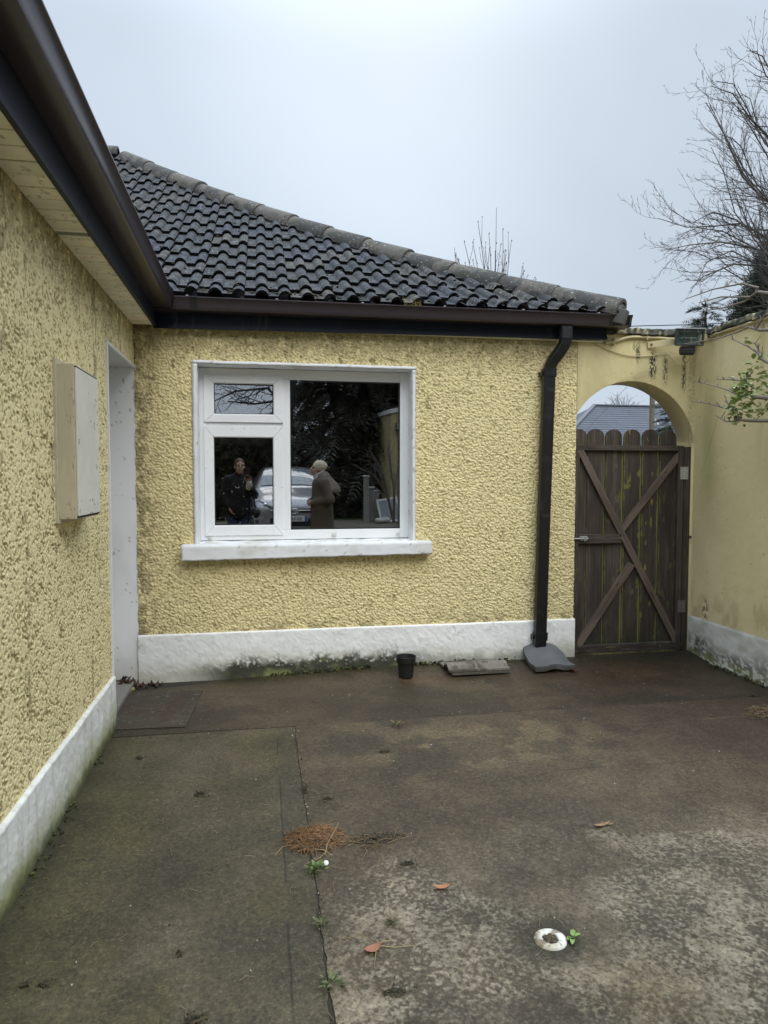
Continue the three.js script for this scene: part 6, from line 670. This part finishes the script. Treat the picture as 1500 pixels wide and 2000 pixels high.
  const bag = thing('shoulder_bag', [cx + 0.3, 0.55, cz], 'large dark shoulder bag hanging at the side of the person with the phone', 'bag'); part('bag', netMesh((x, y, z) => join([cap([cx + 0.27, 0.82, cz - 0.1], [cx + 0.28, 0.82, cz + 0.12], 0.075, 0.075), cap([cx + 0.31, 0.58, cz - 0.13], [cx + 0.31, 0.58, cz + 0.14], 0.1, 0.1)], 0.12)(x, y, z), [cx + 0.12, 0.4, cz - 0.3], [cx + 0.46, 1.0, cz + 0.32], 0.018), mat([0.022, 0.02, 0.022], 0.6), bag); part('strap', tube([[cx + 0.27, 0.88, cz - 0.1], [cx + 0.22, 1.2, cz - 0.11], [cx + 0.14, 1.455, cz], [cx + 0.22, 1.2, cz + 0.14], [cx + 0.27, 0.88, cz + 0.12]], 0.011, 6, 40), mat([0.02, 0.018, 0.018], 0.7), bag);
}
{ // the second person, in a long coat, side on
  const cx = 1.99, cz = 5.0, t = thing('person', [cx, 0, cz], 'person with pale pinned up hair in a long brown caped coat, mirrored in the window', 'person'), yaw = Math.PI / 2, hc = [1.935, 1.525, cz];
  const elR = [cx + 0.1, 1.06, cz - 0.25], wrR = [1.85, 1.0, cz - 0.12], elL = [cx + 0.1, 1.06, cz + 0.25], wrL = [1.84, 1.02, cz + 0.08];
  const arms = (k) => [cap([cx + 0.02, 1.3, cz - 0.17], elR, 0.05 * k, 0.04 * k), cap(elR, wrR, 0.04 * k, 0.028 * k), cap([cx + 0.02, 1.3, cz + 0.17], elL, 0.05 * k, 0.04 * k), cap(elL, wrL, 0.04 * k, 0.028 * k)];
  part('body', [place(headGeo(), yaw, hc, 0.08), netMesh(join([cap([1.95, 1.42, cz], [1.98, 1.3, cz], 0.05, 0.07), cap([cx, 1.28, cz], [cx, 0.9, cz], 0.12, 0.13), ...arms(0.9)], 0.03), [1.7, 0.75, cz - 0.4], [2.25, 1.5, cz + 0.4], 0.014), aim(handGeo(0.9), wrR, [1.765, 0.985, cz - 0.05], [0.1, 0, 1]), aim(handGeo(0.9, -1), wrL, [1.76, 1.01, cz], [0.1, 0, -1])], skin([0.5, 0.32, 0.25]), t);
  part('eyes', place(merged(eyes()), yaw, hc, 0.08), mat([0.05, 0.04, 0.035], 0.3), t);
  part('hair', place(netMesh((x, y, z) => Math.max(join([ell([0, 0.035, 0.022], [0.086, 0.1, 0.1]), ell([0, 0.05, 0.11], [0.045, 0.045, 0.04]), ell([0, 0.09, 0.08], [0.03, 0.03, 0.03])], 0.02)(x, y, z), -(ell([0, -0.035, -0.085], [0.07, 0.1, 0.075])(x, y, z)), -0.5 * (y + 0.07)), [-0.11, -0.1, -0.11], [0.11, 0.16, 0.18], 0.007), yaw, hc, 0.08), mat([0.62, 0.54, 0.42], 0.75), t);
  part('hair_clip', [tube([[2.0, 1.6, cz - 0.04], [2.03, 1.62, cz], [2.0, 1.6, cz + 0.04]], 0.009, 6, 12), tube([[2.02, 1.56, cz - 0.04], [2.055, 1.58, cz], [2.02, 1.56, cz + 0.04]], 0.008, 6, 12)], mat([0.2, 0.17, 0.14], 0.4), t);
  const coatM = mat([0.115, 0.09, 0.07], 0.95);
  const coat = part('coat', netMesh(join([cap([cx, 1.27, cz], [cx + 0.01, 0.9, cz], 0.15, 0.17, [0.95, 1.2]), cap([cx + 0.01, 0.9, cz], [cx + 0.02, 0.42, cz], 0.18, 0.205, [0.95, 1.1]), cap([cx + 0.01, 1.32, cz - 0.14], [cx + 0.01, 1.32, cz + 0.14], 0.085, 0.085), ...arms(1.75)], 0.045), [1.68, 0.24, cz - 0.46], [2.36, 1.5, cz + 0.46], 0.018), coatM, t);
  part('cape', netMesh((x, y, z) => Math.abs(join([cap([cx + 0.02, 1.36, cz], [cx + 0.10, 1.18, cz], 0.13, 0.2, [0.95, 1.3])], 0.03)(x, y, z)) - 0.008 + (y < 1.16 ? (1.16 - y) : 0) + (x < cx - 0.06 ? cx - 0.06 - x : 0), [1.8, 1.05, cz - 0.4], [2.4, 1.56, cz + 0.4], 0.012), mat([0.17, 0.14, 0.11], 0.95), coat);
  part('collar', netMesh((x, y, z) => Math.max(Math.abs(Math.hypot((x - 1.965) - (y - 1.4) * -0.25, (z - cz)) - 0.088) - 0.012, Math.abs(y - 1.425 - (x - 1.96) * 0.5) - 0.045), [1.84, 1.28, cz - 0.12], [2.1, 1.52, cz + 0.12], 0.008), mat([0.72, 0.68, 0.74], 0.8), t);
  part('trousers', netMesh(legs([cx, 0, cz], 0.7, [[cx - 0.09, 0, cz - 0.02], [cx + 0.09, 0, cz + 0.02]], 0.085), [cx - 0.3, 0.03, cz - 0.25], [cx + 0.3, 0.9, cz + 0.25], 0.02), mat([0.02, 0.02, 0.025], 0.9), t);
  part('shoe', shoe(cx - 0.03, cz - 0.1, yaw), mat([0.03, 0.025, 0.02], 0.5), t); part('shoe', shoe(cx - 0.01, cz + 0.1, yaw), mat([0.03, 0.025, 0.02], 0.5), t);
}
{ // silver hatchback, nose towards the house
  const X0 = 1.88, Z0 = 8.6, t = thing('parked_car', [X0, 0, Z0 + 2], 'silver hatchback parked on the driveway facing the house, mirrored in the window', 'car');
  const silver = phys([0.3, 0.305, 0.32], 0.34, { metalness: 0.55, clearcoat: 1, clearcoatRoughness: 0.05 }), dk = mat([0.015, 0.015, 0.017], 0.5), glassM = phys([0.16, 0.18, 0.19], 0.05, { clearcoat: 1 }), chrome = mat([0.75, 0.76, 0.78], 0.15, { metalness: 1 });
  // stations along the car: [z, half width, sill, shoulder, roof half width, roof]
  const S = [[0.0, 0.66, 0.26, 0.60, 0.5, 0.66], [0.05, 0.74, 0.22, 0.68, 0.56, 0.755], [0.2, 0.81, 0.2, 0.76, 0.62, 0.87], [0.5, 0.845, 0.2, 0.84, 0.66, 0.95], [0.85, 0.85, 0.2, 0.9, 0.7, 1.02], [1.02, 0.85, 0.2, 0.92, 0.68, 1.08], [1.4, 0.85, 0.2, 0.935, 0.60, 1.34], [1.75, 0.85, 0.2, 0.94, 0.57, 1.47], [2.4, 0.85, 0.2, 0.955, 0.57, 1.5], [3.0, 0.85, 0.2, 0.97, 0.55, 1.46], [3.5, 0.84, 0.22, 0.98, 0.52, 1.36], [3.75, 0.81, 0.26, 0.9, 0.5, 1.1], [3.88, 0.74, 0.32, 0.7, 0.5, 0.85]];
  const ring = ([z, w, s, b, rw, rf]) => { const q = []; const half = [[0, s], [w * 0.6, s - 0.01], [w * 0.93, s + 0.04], [w, s + 0.16], [w * 1.005, (s + b) / 2], [w, b - 0.05], [w * 0.975, b], [lerp(w * 0.975, rw, 0.5), lerp(b, rf, 0.55)], [rw, rf - 0.05 * Math.min(1, (rf - b) * 3)], [rw * 0.9, rf - 0.012], [rw * 0.5, rf + 0.008], [0, rf + 0.012]]; for (const p of half) q.push([p[0], p[1]]); for (let i = half.length - 2; i > 0; i--) q.push([-half[i][0], half[i][1]]); return q.map((p) => [X0 + p[0], p[1], Z0 + z]); };
  const fine = []; for (let i = 0; i < S.length - 1; i++) for (let k = 0; k < 4; k++) { const u = k / 4, p0 = S[Math.max(0, i - 1)], p1 = S[i], p2 = S[i + 1], p3 = S[Math.min(S.length - 1, i + 2)]; fine.push(p1.map((_, c) => 0.5 * (2 * p1[c] + (p2[c] - p0[c]) * u + (2 * p0[c] - 5 * p1[c] + 4 * p2[c] - p3[c]) * u * u + (3 * p1[c] - p0[c] - 3 * p2[c] + p3[c]) * u ** 3))); } fine.push(S[S.length - 1]);
  const P = [], I = [], K = 22; fine.forEach((s) => P.push(...ring(s).flat())); for (let j = 0; j < fine.length - 1; j++) for (let k = 0; k < K; k++) { const a = j * K + k, b = j * K + ((k + 1) % K); I.push(a, a + K, b, b, a + K, b + K); } for (const [e, s] of [[0, 1], [fine.length - 1, -1]]) { const c = P.length / 3; P.push(X0, 0.48, Z0 + fine[e][0]); for (let k = 0; k < K; k++) { const a = e * K + k, b = e * K + ((k + 1) % K); if (s > 0) I.push(c, a, b); else I.push(c, b, a); } }
  const body = part('body', rawGeo(P, I), silver, t);
  const at = (z, x) => { let i = 0; while (i < fine.length - 2 && fine[i + 1][0] < z) i++; const u = (z - fine[i][0]) / (fine[i + 1][0] - fine[i][0]), s = fine[i].map((v, c) => lerp(v, fine[i + 1][c], u)); return s[5] + 0.012 - 0.004 * (Math.abs(x) / (s[4] * 0.5)) ** 1; };
  const screen = sheet(16, 12, (a, b) => { const z = lerp(1.06, 1.70, b), hw = lerp(0.66, 0.53, b), x = (a - 0.5) * 2 * hw; return { p: [X0 - x, at(z, x) + 0.012 - 0.03 * Math.abs(x / hw) ** 4, Z0 + z - 0.012] }; }); part('windscreen', screen, glassM, t);
  for (const s of [-1, 1]) { const sd = sheet(14, 6, (a, b) => { const z = lerp(1.35, 3.35, a), i = S.findIndex((q) => q[0] > z), u = (z - S[i - 1][0]) / (S[i][0] - S[i - 1][0]), q = S[i].map((v, c) => lerp(S[i - 1][c], v, u)), bb = lerp(0.06, 0.86, b); return { p: [X0 + s * (lerp(q[1] * 0.975, q[4], bb) + 0.008), lerp(q[3], q[5] - 0.05, bb) + 0.004, Z0 + z] }; }); part('side_window', sd, phys([0.03, 0.035, 0.04], 0.05, { clearcoat: 1, side: THREE.DoubleSide }), t); }
  for (const s of [-1, 1]) { const lamp = part('headlight', netMesh((x, y, z) => { const q = [x - X0 - s * 0.6, y - 0.735 - (Math.abs(x - X0) - 0.6) * 0.35, z - Z0 - 0.15 - (Math.abs(x - X0) - 0.6) * 0.75]; return (Math.hypot(q[0] / 0.17, q[1] / 0.085, q[2] / 0.1) - 1) * 0.085; }, [X0 + s * 0.6 - 0.2, 0.58, Z0 - 0.1], [X0 + s * 0.6 + 0.2, 0.9, Z0 + 0.42], 0.014), phys([0.2, 0.21, 0.22], 0.08, { clearcoat: 1, metalness: 0.5 }), t); part('reflector', new THREE.SphereGeometry(0.05, 14, 10).scale(1, 1, 0.6).translate(X0 + s * 0.59, 0.735, Z0 + 0.055), chrome, lamp);
    part('mirror', [netMesh(join([cap([X0 + s * 0.9, 1.0, Z0 + 1.3], [X0 + s * 1.0, 1.01, Z0 + 1.32], 0.07, 0.06), cap([X0 + s * 0.82, 0.96, Z0 + 1.33], [X0 + s * 0.9, 0.98, Z0 + 1.32], 0.03, 0.035)], 0.03), [X0 + s * 0.9 - 0.2, 0.86, Z0 + 1.18], [X0 + s * 0.9 + 0.2, 1.14, Z0 + 1.46], 0.018)], silver, t); }
  const grille = part('grille', [bx(X0 - 0.5, X0 + 0.5, 0.3, 0.47, Z0 - 0.02, Z0 + 0.06, 0.02), bx(X0 - 0.46, X0 + 0.46, 0.575, 0.615, Z0 - 0.012, Z0 + 0.05, 0.01)], dk, t); part('trim', [bx(X0 - 0.5, X0 + 0.5, 0.617, 0.632, Z0 - 0.018, Z0 + 0.05, 0.005)], chrome, grille);
  const tor = (r, tr, sx, sy) => new THREE.TorusGeometry(r, tr, 8, 28).scale(sx, sy, 1).translate(X0, 0.615, Z0 - 0.03); part('emblem', [tor(0.06, 0.009, 1.25, 0.85), tor(0.032, 0.008, 0.75, 1.35), tor(0.042, 0.008, 1.2, 0.45).translate(0, 0.012, 0)], chrome, t);
  { const c = document.createElement('canvas'); c.width = 256; c.height = 56; const q = c.getContext('2d'); q.fillStyle = '#c9cbc9'; q.fillRect(0, 0, 256, 56); q.fillStyle = '#20408f'; q.fillRect(0, 0, 24, 56); q.fillStyle = '#151515'; q.font = 'bold 46px sans-serif'; q.textAlign = 'center'; q.textBaseline = 'middle'; q.fillText('02-LU-A', 140, 30); const tx = new THREE.CanvasTexture(c); tx.colorSpace = THREE.SRGBColorSpace; const pl = part('number_plate', bx(X0 - 0.26, X0 + 0.26, 0.40, 0.515, Z0 - 0.045, Z0 - 0.02, 0.003), mat([0.6, 0.6, 0.6], 0.5), t); const g = new THREE.PlaneGeometry(0.5, 0.108).rotateY(Math.PI).translate(X0, 0.4575, Z0 - 0.0475); part('lettering', g, mat([1, 1, 1], 0.5, { map: tx }), pl); }
  for (const [s, z] of [[-1, 0.72], [1, 0.72], [-1, 3.12], [1, 3.12]]) { const wx = X0 + s * 0.77; const w = part('wheel', new THREE.TorusGeometry(0.235, 0.075, 12, 32).rotateY(Math.PI / 2).translate(wx, 0.29, Z0 + z), dk, t); const sp = [new THREE.CylinderGeometry(0.17, 0.17, 0.06, 24).rotateZ(Math.PI / 2).translate(wx + s * 0.02, 0.29, Z0 + z)]; for (let k = 0; k < 5; k++) sp.push(bx(wx + s * 0.04, wx + s * 0.075, 0.28, 0.30, 0, 0.001).translate(0, 0, 0)); part('rim', sp.slice(0, 1), mat([0.5, 0.5, 0.52], 0.35, { metalness: 0.8 }), w); part('wheel_arch', new THREE.TorusGeometry(0.345, 0.03, 8, 24, Math.PI).rotateY(Math.PI / 2).translate(X0 + s * 0.84, 0.3, Z0 + z), dk, t); }
  part('dashboard_sign', bx(X0 - 0.53, X0 - 0.36, 1.115, 1.15, Z0 + 1.12, Z0 + 1.125), mat([0.7, 0.72, 0.74], 0.5), t);
  part('roof_aerial', limb([[X0, 1.49, Z0 + 1.85, 0.006], [X0, 1.56, Z0 + 1.95, 0.003]], 6), dk, t);
}
{ // outbuilding whose yellow end wall shows at the edge of the glass
  const t = thing('outbuilding', [6.6, 0, 13.2], 'yellow rendered outbuilding with a pale sloping top beyond the driveway', 'outbuilding'); part('wall', prism([[4.95, -0.05], [9.0, -0.05], [9.0, 3.85], [4.95, 2.98]], V(0, 0, 13.2), V(1, 0, 0), V(0, 1, 0), V(0, 0, 1), 4), mat([0.36, 0.31, 0.16], 0.9), t); part('coping', prism([[4.9, 2.98], [9.05, 3.86], [9.05, 3.98], [4.9, 3.1]], V(0, 0, 13.15), V(1, 0, 0), V(0, 1, 0), V(0, 0, 1), 4.1), mat([0.55, 0.54, 0.52], 0.9), t);
  const l = thing('wall_lamp', [5.2, 2.55, 13.1], 'dark floodlight mounted high on the yellow outbuilding wall', 'lamp'); part('housing', [bx(5.08, 5.3, 2.5, 2.72, 13.06, 13.17, 0.02), bx(5.15, 5.23, 2.38, 2.52, 13.1, 13.19, 0.01)], mat([0.02, 0.02, 0.022], 0.5), l); part('glass', bx(5.1, 5.28, 2.53, 2.7, 13.05, 13.058), phys([0.5, 0.5, 0.5], 0.1), l);
  const f = thing('framed_panel', [4.85, 0, 12.6], 'white framed grey panel leaning against the foot of the yellow outbuilding', 'panel'), Q = new THREE.Matrix4().makeRotationFromEuler(new THREE.Euler(0.25, 0, 0.16)).setPosition(4.85, 0.0, 12.6); part('frame', [bx(-0.3, 0.3, 0, 0.05, 0, 0.03), bx(-0.3, 0.3, 0.62, 0.67, 0, 0.03), bx(-0.3, -0.25, 0.05, 0.62, 0, 0.03), bx(0.25, 0.3, 0.05, 0.62, 0, 0.03)].map((g) => g.applyMatrix4(Q)), mat([0.75, 0.75, 0.73], 0.6), f); part('board', bx(-0.25, 0.25, 0.05, 0.62, 0.008, 0.014).applyMatrix4(Q), mat([0.3, 0.33, 0.35], 0.4, { bumpMap: tileBump, bumpScale: 0.01 }), f);
  const r = rng(301); for (let i = 0; i < 2; i++) { const st = thing('garden_stone', [4.45 + i * 0.2, 0, 12.4], ['pale garden stone lying on the driveway edge before the framed panel', 'pale garden stone touching the foot of the framed panel'][i], 'stone', null); const g = new THREE.IcosahedronGeometry(0.07 + 0.05 * r(), 1); g.scale(1.3, 0.8, 1); part('stone', roughen(g, 0.02, 9, i).translate(4.45 + i * 0.2, 0.06, 12.4 + 0.2 * (r() - 0.5)), mat([0.5, 0.48, 0.43], 0.9), st); }
  for (let i = 0; i < 3; i++) { const x = 4.14 + i * 0.2, p = thing('garden_post', [x, 0, 12.6 + i * 0.3], ['tallest pale garden post beside the dark hedge', 'middle pale garden post beside the dark hedge', 'pale garden post closest to the yellow outbuilding'][i], 'post'); const h = [1.22, 0.9, 0.8][i]; part('post', [bx(x - 0.07, x + 0.07, -0.05, h, 12.53 + i * 0.3, 12.67 + i * 0.3, 0.02)], mat([0.25, 0.24, 0.21], 0.9), p); part('cap', bx(x - 0.09, x + 0.09, h, h + 0.05, 12.51 + i * 0.3, 12.69 + i * 0.3, 0.02), mat([0.45, 0.43, 0.4], 0.9), p); }
}
{ // clipped hedge and tall dark evergreens beyond the driveway
  const r0 = rng(311), cl = [0, 1, 2].map(() => spray(r0, 0.55, 9, [[0.075, 0.07, 0.04], [0.13, 0.115, 0.065]]));
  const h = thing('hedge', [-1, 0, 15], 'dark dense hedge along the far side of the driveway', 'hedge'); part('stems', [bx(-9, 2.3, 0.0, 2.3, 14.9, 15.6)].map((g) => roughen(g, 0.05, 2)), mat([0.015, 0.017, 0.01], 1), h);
  foliage('foliage', h, 3600, (r) => { const x = lerp(-9, 2.4, r()), top = r() < 0.3, y = top ? 2.3 + 0.25 * fbm(x * 1.5, 3, 3) + r() * 0.12 : 0.1 + r() * 2.35; return { p: [x, y, top ? lerp(14.6, 15.7, r()) : 14.55 + 0.3 * r()], q: quat(r, top ? r() * 6.28 : -1.57 + (r() - 0.5) * 1.6, top ? 0.9 : -0.3), s: 0.6 + 0.5 * r(), b: 0.5 + 0.7 * r() }; }, cl, leafMat, 313);
  const big = [0, 1, 2].map(() => spray(r0, 0.95, 10, [[0.07, 0.068, 0.05], [0.13, 0.12, 0.085]]));
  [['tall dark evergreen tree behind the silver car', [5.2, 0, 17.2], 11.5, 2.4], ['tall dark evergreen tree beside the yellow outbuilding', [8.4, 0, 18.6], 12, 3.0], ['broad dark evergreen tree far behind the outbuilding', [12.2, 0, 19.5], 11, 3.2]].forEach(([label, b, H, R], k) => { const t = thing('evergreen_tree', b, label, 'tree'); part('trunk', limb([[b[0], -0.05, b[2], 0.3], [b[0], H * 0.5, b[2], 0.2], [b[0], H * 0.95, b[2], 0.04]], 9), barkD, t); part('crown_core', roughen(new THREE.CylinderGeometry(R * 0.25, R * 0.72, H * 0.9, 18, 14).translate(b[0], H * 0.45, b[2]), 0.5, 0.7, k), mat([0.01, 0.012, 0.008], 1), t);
    foliage('foliage', t, 2700, (r) => { const u = r(), y = 0.1 + u * (H - 0.3), a = r() * 6.283, d = (R * (1 - 0.6 * u ** 2) * (0.85 + 0.35 * fbm(a * 1.2 + k * 9, y * 0.6, 3))) * (0.55 + 0.5 * Math.sqrt(r())); return { p: [b[0] + Math.cos(a) * d, y, b[2] + Math.sin(a) * d], q: quat(r, a + (r() - 0.5), -0.25 - 0.4 * r()), s: 0.8 + 0.6 * r(), b: 0.5 + 0.8 * r() }; }, big, leafMat, 320 + k); });
  const bt = thing('bare_tree', [2.1, 0, 13.9], 'leafless tree whose branches overhang the driveway, mirrored in the small top pane', 'tree'), r = rng(331), out = []; part('trunk', limb([[2.1, -0.05, 13.9, 0.11], [2.12, 2, 13.9, 0.1], [2.25, 3.6, 13.8, 0.09], [2.6, 5, 13.8, 0.06], [2.9, 7.5, 13.8, 0.03]], 9), mat([0.03, 0.027, 0.025], 0.95), bt);
  for (const p of [[[2.25, 3.6, 13.8], [2.0, 3.9, 13.6], [1.6, 4.0, 13.5], [1.0, 4.0, 13.4], [0.2, 4.2, 13.3]], [[2.2, 2.9, 13.8], [2.0, 3.15, 13.4], [1.7, 3.25, 13.2], [1.2, 3.15, 13.0], [0.5, 3.2, 12.9]], [[2.25, 3.5, 13.8], [2.0, 4.6, 13.5], [1.5, 5.2, 13.4], [0.6, 5.3, 13.3]], [[2.2, 2.95, 13.8], [2.0, 3.3, 14.1], [1.6, 3.7, 14.2], [0.7, 3.6, 14.3], [0.1, 3.3, 14.3]], [[2.3, 3.6, 13.8], [3.4, 4.6, 13.5], [4.2, 5.4, 13.4]], [[2.5, 4.6, 13.8], [2.5, 6, 13.6], [2.2, 7.2, 13.4]]]) shoots(out, withR(p, 0.06, 0.014), 0, r, { depth: 3, density: [5.2, 6, 6], from: 0.15, angle: 0.7, len: 0.42, thin: 0.55, minR: 0.009, wig: 0.4, lift: 0.02, flat: 1 });
  part('branches', fuse(out), mat([0.03, 0.027, 0.025], 0.95), bt);
  const s2 = thing('bare_shrub', [4.8, 0, 12.3], 'leaning leafless shrub before the yellow outbuilding, mirrored at the edge of the big pane', 'shrub'), o2 = [];
  for (const p of [[[4.85, 0, 12.3], [4.7, 0.6, 12.3], [4.5, 1.0, 12.3], [4.25, 1.3, 12.2], [3.9, 1.45, 12.2]], [[4.85, 0, 12.3], [4.85, 0.9, 12.3], [4.75, 1.5, 12.3], [4.65, 2.0, 12.2]], [[4.7, 0.6, 12.3], [4.55, 1.3, 12.3], [4.3, 1.75, 12.3], [4.15, 1.95, 12.2]]]) shoots(o2, withR(p, 0.04, 0.01), 0, r, { depth: 2, density: [6, 7], from: 0.3, angle: 0.7, len: 0.4, thin: 0.55, minR: 0.006, wig: 0.35, lift: 0.15, flat: 1 }); part('branches', fuse(o2), mat([0.12, 0.1, 0.08], 0.95), s2);
}
renderer.render(scene, camera);
